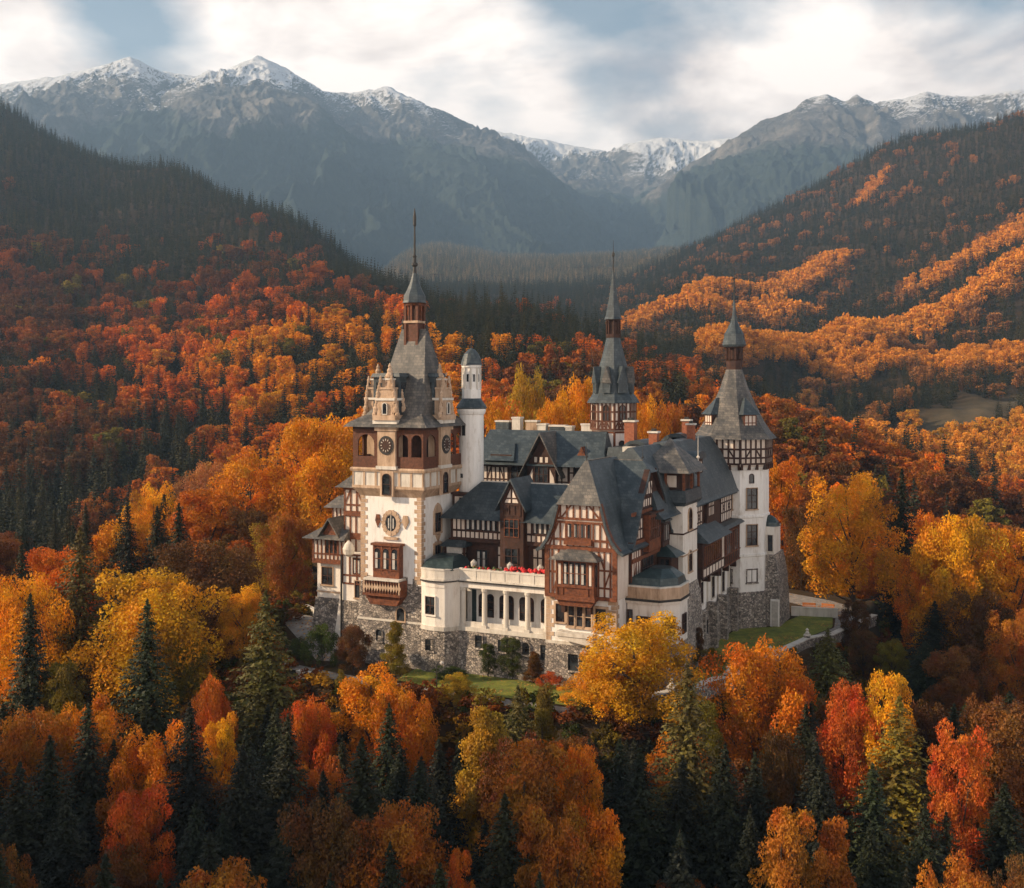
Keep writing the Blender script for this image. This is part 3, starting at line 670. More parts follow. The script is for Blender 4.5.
for x, y, w, h, key, cn, lab in SHRUBS:
    gz = float(ground_z(np.array([x]), np.array([y]))[0]); o = plant(key, x, y, gz-0.1, h, w, jitter(COL[cn]), lab, 'shrub', 'shrubs in the castle garden')
    o.name = 'shrub'

# ---- the woods on the slopes
def scatter():
    pts = []
    # even spread over the fan, spacing grows a little with distance
    lny = math.log(165); 
    while True:
        Y = math.exp(lny)
        if Y > 6600: break
        sp = 10.0+0.0018*Y
        pxs = np.arange(-330 if Y < 2500 else (-60 if Y < 3900 else 290), 1350 if Y < 2500 else (1090 if Y < 3900 else 730), sp*F/Y)
        pxs = pxs+rng.uniform(-0.42, 0.42, len(pxs))*sp*F/Y
        ys = Y+rng.uniform(-0.45, 0.45, len(pxs))*sp
        pts.append(np.stack([(pxs-512)*ys/F, ys], 1)); lny += sp/Y
    return np.concatenate(pts)
P0 = scatter(); _r = np.random.default_rng(4); P0 = np.concatenate([P0, np.stack([_r.uniform(-235, -84, 330), _r.uniform(36, 128, 330)], 1)]); X, Y = P0[:, 0], P0[:, 1]  # last batch: trees put on the added unseen hill to raise its shade
U_, V_ = w2uv(X, Y); PX0 = 512+F*X/Y
far_plat = [(-68, 0), (-52, -12), (-40, -18), (-10, -40), (10, -40), (34, -12), (40, 30), (44, 60), (44, 90), (34, 104), (0, 110), (-44, 90), (-68, 66)]
keep = ~inpoly(U_, V_, far_plat)
op = open_f(X, Y); keep &= rng.random(len(X)) > op*1.15
keep &= ~((Y < 300) & (PX0 > -60) & (PX0 < 1084) & (rng.random(len(X)) < 0.25))
keep &= ~((Y < 200) & (np.abs(X) < 90) & (rng.random(len(X)) < 0.35))
P0 = P0[keep]; X, Y = P0[:, 0], P0[:, 1]; PX = 512+F*X/Y
Zg = ground_z(X, Y)
n1_ = fbm(X/90, Y/90, 4, 201); n2_ = fbm(X/35, Y/35, 3, 211); n3_ = fbm(X/160, Y/160, 3, 221); rr = rng.random(len(X))
# share of conifers
left = PX < 720; right = ~left
hillt = np.where(PX < 420, sstep(1150, 1700, Y+(PX-150)*0.2+np.maximum(PX-330, 0)*3+(n1_-0.5)*800), 0.85*sstep(620, 900, Y-(1-np.abs(PX-560)/400)*60+(n1_-0.5)*300))
con = 0.22+0.55*sstep(0.49, 0.58, n2_)+0.32*sstep(0.47, 0.58, n3_)+hillt*0.85
con = np.where((PX < 330) & (Y > 300) & (Y < 560), con+0.22*(n1_ > 0.45), con)
# right-hand hill: dark spruce with bright bands of beech along the spurs
band = np.zeros(len(X))
for pts, wd in ((SPURS[0][0], 34), (SPURS[1][0], 42)):
    d, _ = seg_dist(X, Y, pts); band = np.maximum(band, np.exp(-(d/wd)**2))
for pts, wd in (([(*W(930, 1700), 0), (*W(1000, 1750), 0), (*W(1060, 1800), 0)], 45), ([(*W(860, 2600), 0), (*W(880, 2700), 0)], 25), ([(*W(690, 1500), 0), (*W(760, 1550), 0), (*W(800, 1650), 0)], 35), ([(*W(960, 1150), 0), (*W(1010, 1120), 0), (*W(1060, 1100), 0)], 60), ([(*W(840, 1120), 0), (*W(880, 1150), 0)], 40), ([(*W(940, 760), 0), (*W(1000, 780), 0), (*W(1060, 760), 0)], 85)):
    d, _ = seg_dist(X, Y, pts); band = np.maximum(band, np.exp(-(d/wd)**2)*0.9)
farR = (Y > 650) & (PX > 590+60*(n2_-0.5)) & ((Y > 1150) | (PX > 700))
con = np.where(farR, 1.22-1.6*np.clip(band*1.2+(n2_-0.5)*1.25+(rng.random(len(X))-0.5)*0.3, 0, 1), con)
nearR = (PX > 700) & (Y <= 650); con = np.where(nearR, 0.10+0.15*(n2_ > 0.6), con)
iscon = rr < con; iscon &= ~((Y < 330) & (PX > 190) & (PX < 345))
iscon |= (Y > 2500) & (PX < 640) & (rr < 0.8+0.25*(n2_ < 0.5))
# crown colours
def C3(n): return np.array(COL[n])
r2_ = rng.random(len(X)); colr = np.zeros((len(X), 3))
warm = np.exp(-((PX-310)/130)**2-((Y-620)/260)**2)+0.55*np.exp(-((PX-430)/70)**2-((Y-600)/150)**2)+0.35*(nearR)  # golden crowns mid-slope, with the cloud-lit band put into their colour
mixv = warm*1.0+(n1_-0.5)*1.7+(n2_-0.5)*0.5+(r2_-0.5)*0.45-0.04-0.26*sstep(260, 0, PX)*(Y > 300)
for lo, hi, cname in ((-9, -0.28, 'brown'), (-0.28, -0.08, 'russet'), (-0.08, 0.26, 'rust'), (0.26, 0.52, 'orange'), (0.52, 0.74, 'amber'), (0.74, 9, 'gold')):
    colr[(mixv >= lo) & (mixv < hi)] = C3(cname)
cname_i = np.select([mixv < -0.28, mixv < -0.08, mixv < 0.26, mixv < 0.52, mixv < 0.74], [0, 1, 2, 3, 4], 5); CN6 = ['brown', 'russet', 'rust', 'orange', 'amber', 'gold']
olive = (rng.random(len(X)) < 0.05) & ~farR; colr[olive] = C3('olive')
colr[farR & ~iscon] = np.array((0.72, 0.29, 0.03)); g_ = farR & ~iscon & (band < 0.35); colr[g_] = np.array((0.34, 0.14, 0.035))
colr *= (1+0.28*(rng.random(len(X))-0.5))[:, None]
cc = np.where((rng.random(len(X)) < 0.25)[:, None], C3('mossy')*0.5, C3('spruce')*0.8); colr[iscon] = (cc*(1+0.5*(rng.random(len(X))-0.5))[:, None])[iscon]
vf = (Y > 3000) & (PX < 680); colr[vf] = np.where((rng.random(vf.sum()) < 0.35)[:, None], np.array((0.26, 0.19, 0.10)), np.array((0.085, 0.09, 0.06)))*(0.7+0.6*rng.random(vf.sum()))[:, None]
hgt = np.where(iscon, 13+15*rng.random(len(X))**0.8, 11+10*rng.random(len(X))); wid = np.where(iscon, 7.2+4.6*rng.random(len(X)), 10+12*rng.random(len(X)))
k_ = 1+0.00006*Y; hgt *= k_; wid *= 1-0.25*sstep(900, 1500, Y)+0.00010*Y
# ---- which of them show, front to back
HB = np.full(1024, 888.0)
for x, y, zt, w, key, cn in TREES:
    px, py = scr(x, y, zt); HB[max(0, int(px-w*F/y*0.33)):max(0, min(1024, int(px+w*F/y*0.33)))] = np.minimum(HB[max(0, int(px-w*F/y*0.33)):max(0, min(1024, int(px+w*F/y*0.33)))], py+4)
for a, b, t in ((318, 357, 500), (357, 460, 420), (460, 485, 400), (485, 600, 432), (592, 634, 390), (634, 700, 430), (700, 770, 440)): HB[a:b] = np.minimum(HB[a:b], t)
order = np.argsort(Y); show = np.zeros(len(X))
for i in order:
    if Y[i] > 1000: break
    s = F/Y[i]; px = PX[i]; a, b = int(px-wid[i]*s*0.4), int(px+wid[i]*s*0.4)+1
    if b <= 2 or a >= 1022: continue
    a = max(a, 0); b = min(b, 1024); top = HZ+s*(42-Zg[i]-hgt[i]); seg = HB[a:b]
    vis = np.clip(np.minimum(seg, top+hgt[i]*s*0.8)-top, 0, None).sum(); show[i] = vis*0.8 if vis > 18 else 0
    HB[a:b] = np.minimum(seg, top+hgt[i]*s*0.12)
ci = np.where(iscon & (show > 0))[0]; bi = np.where(~iscon & (show > 0))[0]
pick = set(np.where((Y < 330) & (show > 0))[0]) | set(ci[np.argsort(-show[ci])[:205]]) | set(bi[np.argsort(-show[bi])[:185]])
for i in sorted(pick):
    x, y, z, h, w = float(X[i]), float(Y[i]), float(Zg[i]), float(hgt[i]), float(wid[i])
    key = ('midspruce%d' % (i % 2) if y > 300 else 'spruce%d' % (i % 3)) if iscon[i] else ('mid%d' % (i % 4) if y > 330 else ['round0', 'round1', 'oval0', 'round2'][i % 4])
    cn = ('mossy' if colr[i][0] > 0.03 else 'spruce') if iscon[i] else ('olive' if olive[i] else CN6[cname_i[i]])
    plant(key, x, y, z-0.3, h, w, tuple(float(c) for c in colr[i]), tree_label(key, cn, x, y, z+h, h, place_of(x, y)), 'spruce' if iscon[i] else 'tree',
          'spruces on the wooded slopes' if iscon[i] else 'autumn trees on the wooded slopes')

# ---- the rest of the woods: one mass each, grown over points on the land
def forest(name, sel, protos, seed):
    src = bpy.data.collections.new(name+'_forms')
    for k, me in enumerate(protos):
        o = bpy.data.objects.new('form', me); src.objects.link(o)
    idx = np.where(sel)[0]
    me = np_mesh(name, np.stack([X[idx], Y[idx], Zg[idx]-0.4], 1), mats=[M['leaf_far']])
    def A(n, t, d):
        a = me.attributes.new(n, t, 'POINT'); a.data.foreach_set('vector' if t == 'FLOAT_VECTOR' else ('color' if t == 'FLOAT_COLOR' else 'value'), d.ravel())
    r = np.random.default_rng(seed)
    A('tscale', 'FLOAT_VECTOR', np.stack([wid[idx], wid[idx], hgt[idx]], 1).astype(np.float32))
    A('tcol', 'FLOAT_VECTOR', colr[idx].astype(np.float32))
    A('trot', 'FLOAT_VECTOR', np.stack([r.normal(size=len(idx))*0.04, r.normal(size=len(idx))*0.04, r.random(len(idx))*6.28], 1).astype(np.float32))
    A('tform', 'INT', r.integers(0, len(protos), len(idx)).astype(np.int32))
    o = bpy.data.objects.new(name, me); col.objects.link(o); tag(o, kind='stuff')
    ng = bpy.data.node_groups.new(name+'_grow', 'GeometryNodeTree')
    ng.interface.new_socket('Geometry', in_out='INPUT', socket_type='NodeSocketGeometry'); ng.interface.new_socket('Geometry', in_out='OUTPUT', socket_type='NodeSocketGeometry')
    nd, lk, N = nodes_of(ng)
    gi = N('NodeGroupInput'); go = N('NodeGroupOutput'); m2p = N('GeometryNodeMeshToPoints'); ip = N('GeometryNodeInstanceOnPoints')
    cinfo = N('GeometryNodeCollectionInfo'); cinfo.inputs[0].default_value = src; cinfo.inputs[1].default_value = True; cinfo.inputs[2].default_value = True
    def attr(n, dt): a = N('GeometryNodeInputNamedAttribute', data_type=dt); a.inputs[0].default_value = n; return a.outputs[0]
    e2r = N('FunctionNodeEulerToRotation'); lk.new(attr('trot', 'FLOAT_VECTOR'), e2r.inputs[0])
    lk.new(gi.outputs[0], m2p.inputs[0]); lk.new(m2p.outputs[0], ip.inputs['Points']); lk.new(cinfo.outputs[0], ip.inputs['Instance'])
    ip.inputs['Pick Instance'].default_value = True; lk.new(attr('tform', 'INT'), ip.inputs['Instance Index'])
    lk.new(e2r.outputs[0], ip.inputs['Rotation']); lk.new(attr('tscale', 'FLOAT_VECTOR'), ip.inputs['Scale']); lk.new(ip.outputs[0], go.inputs[0])
    md = o.modifiers.new('grow', 'NODES'); md.node_group = ng
    return o
def far_broad(k, n, leaf, seed):
    me, L = crown_mesh('wood_crown_%d_%d' % (n, k), seed, n, leaf, 12, 1, 0.5, ['round', 'spread', 'oval'][k % 3], 0.12); me.materials.clear(); me.materials.append(M['leaf_far']); return me
def far_spruce(k, tiers, per, sub, leaf, seed):
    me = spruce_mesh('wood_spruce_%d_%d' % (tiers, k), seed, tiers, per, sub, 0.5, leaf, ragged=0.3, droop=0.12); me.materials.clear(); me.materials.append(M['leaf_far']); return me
vis_any = ~((Y < 330) & (PX > -40) & (PX < 1064)); vis_any[list(pick)] = False
mid_sel = vis_any & (Y < 1250); far_sel = vis_any & (Y >= 1250)
forest('beech_wood', mid_sel & ~iscon, [far_broad(k, 900, 0.050, 300+k) for k in range(4)], 1)
forest('spruce_wood', mid_sel & iscon, [far_spruce(k, 16, 10, 6, 0.05, 310+k) for k in range(3)], 2)
forest('distant_beech_wood', far_sel & ~iscon, [far_broad(k, 220, 0.10, 320+k) for k in range(3)], 3)
forest('distant_spruce_wood', far_sel & iscon, [far_spruce(k, 9, 7, 3, 0.12, 330+k) for k in range(3)], 4)
# low growth on the banks round the castle and under the front trees
r6 = np.random.default_rng(77); bx = r6.uniform(-100, 100, 11500); by = r6.uniform(96, 232, 11500); bu, bv = w2uv(bx, by)
inner = [(-62, 6), (-52, -4), (-44, -12.6), (-12, -13), (4, -10), (8.6, 4), (11.6, 16), (14.4, 40), (19.6, 60), (26, 84), (22, 98), (0, 106), (-40, 84), (-60, 60)]
kb = ~inpoly(bu, bv, inner) & (np.abs(bx) < 0.72*by); bx, by = bx[kb], by[kb]; nb_ = len(bx); off = len(X)
X = np.concatenate([X, bx]); Y = np.concatenate([Y, by]); Zg = np.concatenate([Zg, ground_z(bx, by)+0.1])
hgt = np.concatenate([hgt, r6.uniform(1.0, 3.2, nb_)]); wid = np.concatenate([wid, r6.uniform(1.8, 4.2, nb_)])
pal = np.array([COL[c] for c in ('brown', 'olive', 'russet', 'green', 'rust', 'ochre', 'mossy')]); colr = np.concatenate([colr, pal[r6.integers(0, 7, nb_)]*r6.uniform(0.5, 1.0, (nb_, 1))])
sel_u = np.zeros(len(X), bool); sel_u[off:] = True
forest('undergrowth', sel_u, [far_broad(k, 420, 0.07, 340+k) for k in range(3)], 5)
print('trees', len(pick), 'wood', int(mid_sel.sum()), int(far_sel.sum()), 'shown cand', len(ci), len(bi))

# ------------------------------------------------------------------ castle materials
def stone_mat(nd, lk, N, b, out):
    t = N('ShaderNodeTexCoord'); mp = N('ShaderNodeMapping'); mp.inputs['Scale'].default_value = (2.4, 2.4, 3.0); lk.new(t.outputs['Object'], mp.inputs[0])
    v = N('ShaderNodeTexVoronoi', ins={'Scale': 1.0, 'Randomness': 1.0}); lk.new(mp.outputs[0], v.inputs['Vector'])
    e = N('ShaderNodeTexVoronoi', feature='DISTANCE_TO_EDGE', ins={'Scale': 1.0, 'Randomness': 1.0}); lk.new(mp.outputs[0], e.inputs['Vector'])
    sp = N('ShaderNodeSeparateColor'); lk.new(v.outputs['Color'], sp.inputs[0])
    r = ramp(N, [(0.0, (0.14, 0.12, 0.11)), (0.4, (0.30, 0.255, 0.22)), (0.75, (0.45, 0.375, 0.31)), (1.0, (0.60, 0.53, 0.46))]); lk.new(sp.outputs[0], r.inputs[0])
    m = N('ShaderNodeMapRange', ins={1: 0.02, 2: 0.09}); lk.new(e.outputs['Distance'], m.inputs[0])
    mx = N('ShaderNodeMix', data_type='RGBA'); lk.new(m.outputs[0], mx.inputs[0]); mx.inputs[6].default_value = (0.09, 0.08, 0.07, 1); lk.new(r.outputs[0], mx.inputs[7])
    n = N('ShaderNodeTexNoise', ins={'Scale': 0.35, 'Detail': 6.0, 'Roughness': 0.7}); lk.new(t.outputs['Object'], n.inputs[0])
    rn = ramp(N, [(0.3, (0.62, 0.62, 0.62)), (0.65, (1.1, 1.1, 1.1))]); lk.new(n.outputs[0], rn.inputs[0])
    mm = N('ShaderNodeMix', data_type='RGBA', blend_type='MULTIPLY'); mm.inputs[0].default_value = 1; lk.new(mx.outputs[2], mm.inputs[6]); lk.new(rn.outputs[0], mm.inputs[7])
    lk.new(mm.outputs[2], b.inputs['Base Color']); b.inputs['Roughness'].default_value = 0.9; bump(N, lk, b, m.outputs[0], 0.7, 0.12)
M['stone'] = mat('rubble_stone', stone_mat)
def plaster(name, c0, c1, stain):
    def f(nd, lk, N, b, out):
        t = N('ShaderNodeTexCoord'); mp = N('ShaderNodeMapping'); mp.inputs['Scale'].default_value = (1, 1, 0.28); lk.new(t.outputs['Object'], mp.inputs[0])
        n = N('ShaderNodeTexNoise', ins={'Scale': 0.9, 'Detail': 9.0, 'Roughness': 0.7}); lk.new(mp.outputs[0], n.inputs[0])
        r = ramp(N, [(0.28, stain), (0.46, c0), (0.7, c1)]); lk.new(n.outputs[0], r.inputs[0])
        m2 = N('ShaderNodeMapping'); m2.inputs['Scale'].default_value = (2.6, 2.6, 0.16); lk.new(t.outputs['Object'], m2.inputs[0])      # rain streaks
        n2 = N('ShaderNodeTexNoise', ins={'Scale': 1.0, 'Detail': 7.0, 'Roughness': 0.7}); lk.new(m2.outputs[0], n2.inputs[0])
        k = N('ShaderNodeMapRange', ins={1: 0.52, 2: 0.74, 3: 0.0, 4: 0.45}); lk.new(n2.outputs[0], k.inputs[0])
        mx = N('ShaderNodeMix', data_type='RGBA'); lk.new(k.outputs[0], mx.inputs[0]); lk.new(r.outputs[0], mx.inputs[6]); mx.inputs[7].default_value = (*stain, 1)
        lk.new(mx.outputs[2], b.inputs['Base Color'])
        b.inputs['Roughness'].default_value = 0.85; b.inputs['Specular IOR Level'].default_value = 0.2; bump(N, lk, b, n.outputs[0], 0.25, 0.04)
    return mat(name, f)
M['plaster'] = plaster('cream_plaster', (0.72, 0.66, 0.59), (0.79, 0.74, 0.67), (0.46, 0.38, 0.31))
M['plaster_w'] = plaster('white_plaster', (0.76, 0.73, 0.69), (0.83, 0.80, 0.76), (0.50, 0.44, 0.38))
M['infill'] = plaster('infill_plaster', (0.62, 0.52, 0.44), (0.72, 0.64, 0.56), (0.42, 0.30, 0.22))
M['trim'] = plaster('carved_limestone', (0.42, 0.29, 0.195), (0.60, 0.44, 0.315), (0.18, 0.115, 0.07))
M['pale'] = plaster('pale_limestone', (0.58, 0.53, 0.46), (0.70, 0.65, 0.58), (0.34, 0.29, 0.24))
M['wood'] = m_noise('red_brown_timber', (0.055, 0.018, 0.010), (0.23, 0.075, 0.030), 2.2, 0.6, 8, 0.3, 0.04)
M['wood_m'] = m_noise('carved_timber', (0.055, 0.020, 0.010), (0.14, 0.05, 0.026), 2.5, 0.6, 8, 0.4, 0.05)
M['wood_d'] = m_noise('dark_timber', (0.022, 0.011, 0.008), (0.070, 0.027, 0.016), 1.2, 0.6, 6, 0.2, 0.03)
def slate(name, c0, c1, c2, rough=0.5):
    def f(nd, lk, N, b, out):
        t = N('ShaderNodeTexCoord'); sp = N('ShaderNodeSeparateXYZ'); lk.new(t.outputs['Object'], sp.inputs[0])
        a1 = N('ShaderNodeMath', operation='MULTIPLY_ADD', ins={1: 0.83}); lk.new(sp.outputs[1], a1.inputs[0]); lk.new(sp.outputs[0], a1.inputs[2])
        cb = N('ShaderNodeCombineXYZ'); lk.new(a1.outputs[0], cb.inputs[0]); lk.new(sp.outputs[2], cb.inputs[1])
        br = N('ShaderNodeTexBrick', ins={'Scale': 1.0, 'Mortar Size': 0.035, 'Mortar Smooth': 0.3, 'Brick Width': 0.62, 'Row Height': 0.42, 'Bias': 0.0}); lk.new(cb.outputs[0], br.inputs['Vector'])
        br.inputs['Color1'].default_value = (0.15, 0.15, 0.15, 1); br.inputs['Color2'].default_value = (0.85, 0.85, 0.85, 1); br.inputs['Mortar'].default_value = (0, 0, 0, 1)
        bw = N('ShaderNodeSeparateColor'); lk.new(br.outputs['Color'], bw.inputs[0])
        mp = N('ShaderNodeMapping'); mp.inputs['Scale'].default_value = (1, 1, 0.35); lk.new(t.outputs['Object'], mp.inputs[0])
        n = N('ShaderNodeTexNoise', ins={'Scale': 0.55, 'Detail': 9.0, 'Roughness': 0.75}); lk.new(mp.outputs[0], n.inputs[0])
        a = N('ShaderNodeMath', operation='MULTIPLY_ADD', ins={1: 0.30}); lk.new(bw.outputs[0], a.inputs[0])
        a2 = N('ShaderNodeMath', operation='MULTIPLY_ADD', ins={1: 1.3, 2: -0.30}); lk.new(n.outputs[0], a2.inputs[0]); lk.new(a2.outputs[0], a.inputs[2])
        r = ramp(N, [(0.28, c0), (0.5, c1), (0.78, c2)]); lk.new(a.outputs[0], r.inputs[0]); lk.new(r.outputs[0], b.inputs['Base Color'])
        b.inputs['Roughness'].default_value = rough; b.inputs['Specular IOR Level'].default_value = 0.5; bump(N, lk, b, a.outputs[0], 0.5, 0.07)
    return mat(name, f)
M['slate'] = slate('blue_slate', (0.018, 0.027, 0.033), (0.036, 0.049, 0.056), (0.085, 0.10, 0.105))
M['slate_lit'] = slate('sunlit_slate', (0.036, 0.036, 0.036), (0.088, 0.080, 0.072), (0.20, 0.17, 0.14), 0.6)  # beige of sun-struck slate put into the base colour
M['copper'] = slate('patina_sheet', (0.013, 0.025, 0.027), (0.022, 0.040, 0.042), (0.06, 0.085, 0.085), 0.4)
M['brick'] = m_noise('chimney_brick', (0.20, 0.065, 0.035), (0.36, 0.13, 0.07), 3, 0.9)
M['iron'] = m_noise('dark_iron', (0.02, 0.02, 0.02), (0.05, 0.045, 0.04), 3, 0.5)
M['curtain'] = m_noise('window_curtain', (0.35, 0.33, 0.30), (0.55, 0.50, 0.45), 2, 0.9, bstr=0)
M['flower'] = m_noise('red_flowers', (0.45, 0.01, 0.012), (0.62, 0.05, 0.05), 4, 0.7)
def glass_mat(nd, lk, N, b, out):
    t = N('ShaderNodeTexCoord'); n = N('ShaderNodeTexNoise', ins={'Scale': 0.7, 'Detail': 2.0}); lk.new(t.outputs['Object'], n.inputs[0])
    r = ramp(N, [(0.4, (0.012, 0.014, 0.017)), (0.65, (0.05, 0.055, 0.06))]); lk.new(n.outputs[0], r.inputs[0]); lk.new(r.outputs[0], b.inputs['Base Color'])
    b.inputs['Roughness'].default_value = 0.12; b.inputs['Specular IOR Level'].default_value = 0.6
M['glass'] = mat('window_glass', glass_mat)
MATS = ['plaster', 'plaster_w', 'infill', 'trim', 'pale', 'stone', 'wood', 'wood_m', 'wood_d', 'slate', 'slate_lit', 'copper', 'brick', 'iron', 'glass', 'curtain', 'flower', 'green']
M['green'] = m_noise('potted_leaves', (0.03, 0.05, 0.015), (0.08, 0.11, 0.03), 4, 0.8)

class MB:
    """collects shapes in castle coordinates, linked as one mesh object"""
    def __init__(s): s.v = []; s.f = []; s.m = []
    def add(s, vs, fs, m):
        o = len(s.v); s.v += [tuple(map(float, p)) for p in vs]; s.f += [tuple(i+o for i in f) for f in fs]; s.m += [m]*len(fs)
    def hexa(s, b, t, m):   # bottom ring, top ring (same count, counter-clockwise from above)
        n = len(b); s.add(list(b)+list(t), [tuple(range(n))[::-1], tuple(range(n, 2*n))]+[(i, (i+1) % n, n+(i+1) % n, n+i) for i in range(n)], m)
    def box(s, x0, x1, y0, y1, z0, z1, m): s.hexa([(x0, y0, z0), (x1, y0, z0), (x1, y1, z0), (x0, y1, z0)], [(x0, y0, z1), (x1, y0, z1), (x1, y1, z1), (x0, y1, z1)], m)
    def rects(s, lv, m, side=None):
        """stack of rectangles (x0,x1,y0,y1,z): roofs, flared walls"""
        for k in range(len(lv)-1):
            a, b = lv[k], lv[k+1]
            s.add([(a[0], a[2], a[4]), (a[1], a[2], a[4]), (a[1], a[3], a[4]), (a[0], a[3], a[4]), (b[0], b[2], b[4]), (b[1], b[2], b[4]), (b[1], b[3], b[4]), (b[0], b[3], b[4])],
                  [(0, 1, 5, 4), (1, 2, 6, 5), (2, 3, 7, 6), (3, 0, 4, 7)], m)
        a, b = lv[0], lv[-1]
        s.add([(a[0], a[2], a[4]), (a[1], a[2], a[4]), (a[1], a[3], a[4]), (a[0], a[3], a[4])], [(3, 2, 1, 0)], m)
        s.add([(b[0], b[2], b[4]), (b[1], b[2], b[4]), (b[1], b[3], b[4]), (b[0], b[3], b[4])], [(0, 1, 2, 3)], m)
    def shell(s, lv, y0, y1, m, axis='y', th=0.35, o=0.0):
        """two roof slopes without end walls; lv: (lo, hi, z) from the eaves up, swept from y0 to y1"""
        for side in (0, 1):
            P = [(l[side], l[2]) for l in lv]; sg = -1 if side == 0 else 1
            ring = [(x, z) for x, z in P]+[(x-sg*th*0.7, z-th) for x, z in reversed(P)]
            n = len(ring); mk = (lambda x, y, z: (x, y, z)) if axis == 'y' else (lambda x, y, z: (y, x, z))
            s.add([mk(x, y0, z) for x, z in ring]+[mk(x, y1, z) for x, z in ring], [(i, (i+1) % n, n+(i+1) % n, n+i) for i in range(n)]+[(i, i+1, n-2-i, n-1-i) for i in range(n//2-1)]+[(n+i, n+i+1, 2*n-2-i, 2*n-1-i) for i in range(n//2-1)], m)
    def lathe(s, cx, cy, prof, m, n=8, rot=0.0, sx=1, sy=1):
        vs = []; 
        for r, z in prof:
            for k in range(n):
                t = 2*math.pi*k/n+rot; vs.append((cx+r*sx*math.cos(t), cy+r*sy*math.sin(t), z))
        fs = []
        for j in range(len(prof)-1):
            for k in range(n): fs.append((j*n+k, j*n+(k+1) % n, (j+1)*n+(k+1) % n, (j+1)*n+k))
        fs.append(tuple(range(n))[::-1]); fs.append(tuple(range((len(prof)-1)*n, len(prof)*n)))
        s.add(vs, fs, m)
    def bar(s, p, q, w, m, up=(0, 0, 1)):
        p, q = Vector(p), Vector(q); d = (q-p).normalized(); a = d.cross(Vector(up)); a = a.normalized() if a.length > 1e-4 else Vector((1, 0, 0)); b = a.cross(d).normalized(); h = w/2
        s.hexa([p+a*h*i+b*h*j for i, j in ((-1, -1), (1, -1), (1, 1), (-1, 1))], [q+a*h*i+b*h*j for i, j in ((-1, -1), (1, -1), (1, 1), (-1, 1))], m)
    def build(s, name, parent, label=None):
        me = bpy.data.meshes.new(name); used = sorted(set(s.m), key=MATS.index)
        me.from_pydata(s.v, [], s.f)
        for u in used: me.materials.append(M[u])
        me.polygons.foreach_set('material_index', [used.index(x) for x in s.m])
        import bmesh
        bm = bmesh.new(); bm.from_mesh(me); bmesh.ops.recalc_face_normals(bm, faces=bm.faces); bm.to_mesh(me); bm.free(); me.update()
        o = bpy.data.objects.new(name, me); col.objects.link(o); o.parent = parent
        if label: o['label'] = label
        return o

class Fr:
    """a wall plane: s runs along it, o is how far something stands out of it"""
    def __init__(f, ox, oy, dx, dy): l = math.hypot(dx, dy); f.o = (ox, oy); f.d = (dx/l, dy/l); f.n = (dy/l, -dx/l)
    def p(f, s, o, z): return (f.o[0]+f.d[0]*s+f.n[0]*o, f.o[1]+f.d[1]*s+f.n[1]*o, z)
    def box(f, mb, s0, s1, z0, z1, o0, o1, m): mb.hexa([f.p(s0, o1, z0), f.p(s1, o1, z0), f.p(s1, o0, z0), f.p(s0, o0, z0)], [f.p(s0, o1, z1), f.p(s1, o1, z1), f.p(s1, o0, z1), f.p(s0, o0, z1)], m)
    def poly(f, mb, pts, o0, o1, m):   # pts (s,z) outline extruded outwards
        n = len(pts); mb.add([f.p(s, o0, z) for s, z in pts]+[f.p(s, o1, z) for s, z in pts], [tuple(range(n))[::-1], tuple(range(n, 2*n))]+[(i, (i+1) % n, n+(i+1) % n, n+i) for i in range(n)], m)
    def beam(f, mb, s0, z0, s1, z1, w, o0, o1, m):
        L = math.hypot(s1-s0, z1-z0); a, b = -(z1-z0)/L*w/2, (s1-s0)/L*w/2
        f.poly(mb, [(s0+a, z0+b), (s0-a, z0-b), (s1-a, z1-b), (s1+a, z1+b)], o0, o1, m)
def front(v): return Fr(0, v, 1, 0)        # faces the viewer's side, s = local x
def right(u): return Fr(u, 0, 0, 1)        # faces right, s = local y
def left(u): return Fr(u, 0, 0, -1)        # faces left, s = -local y

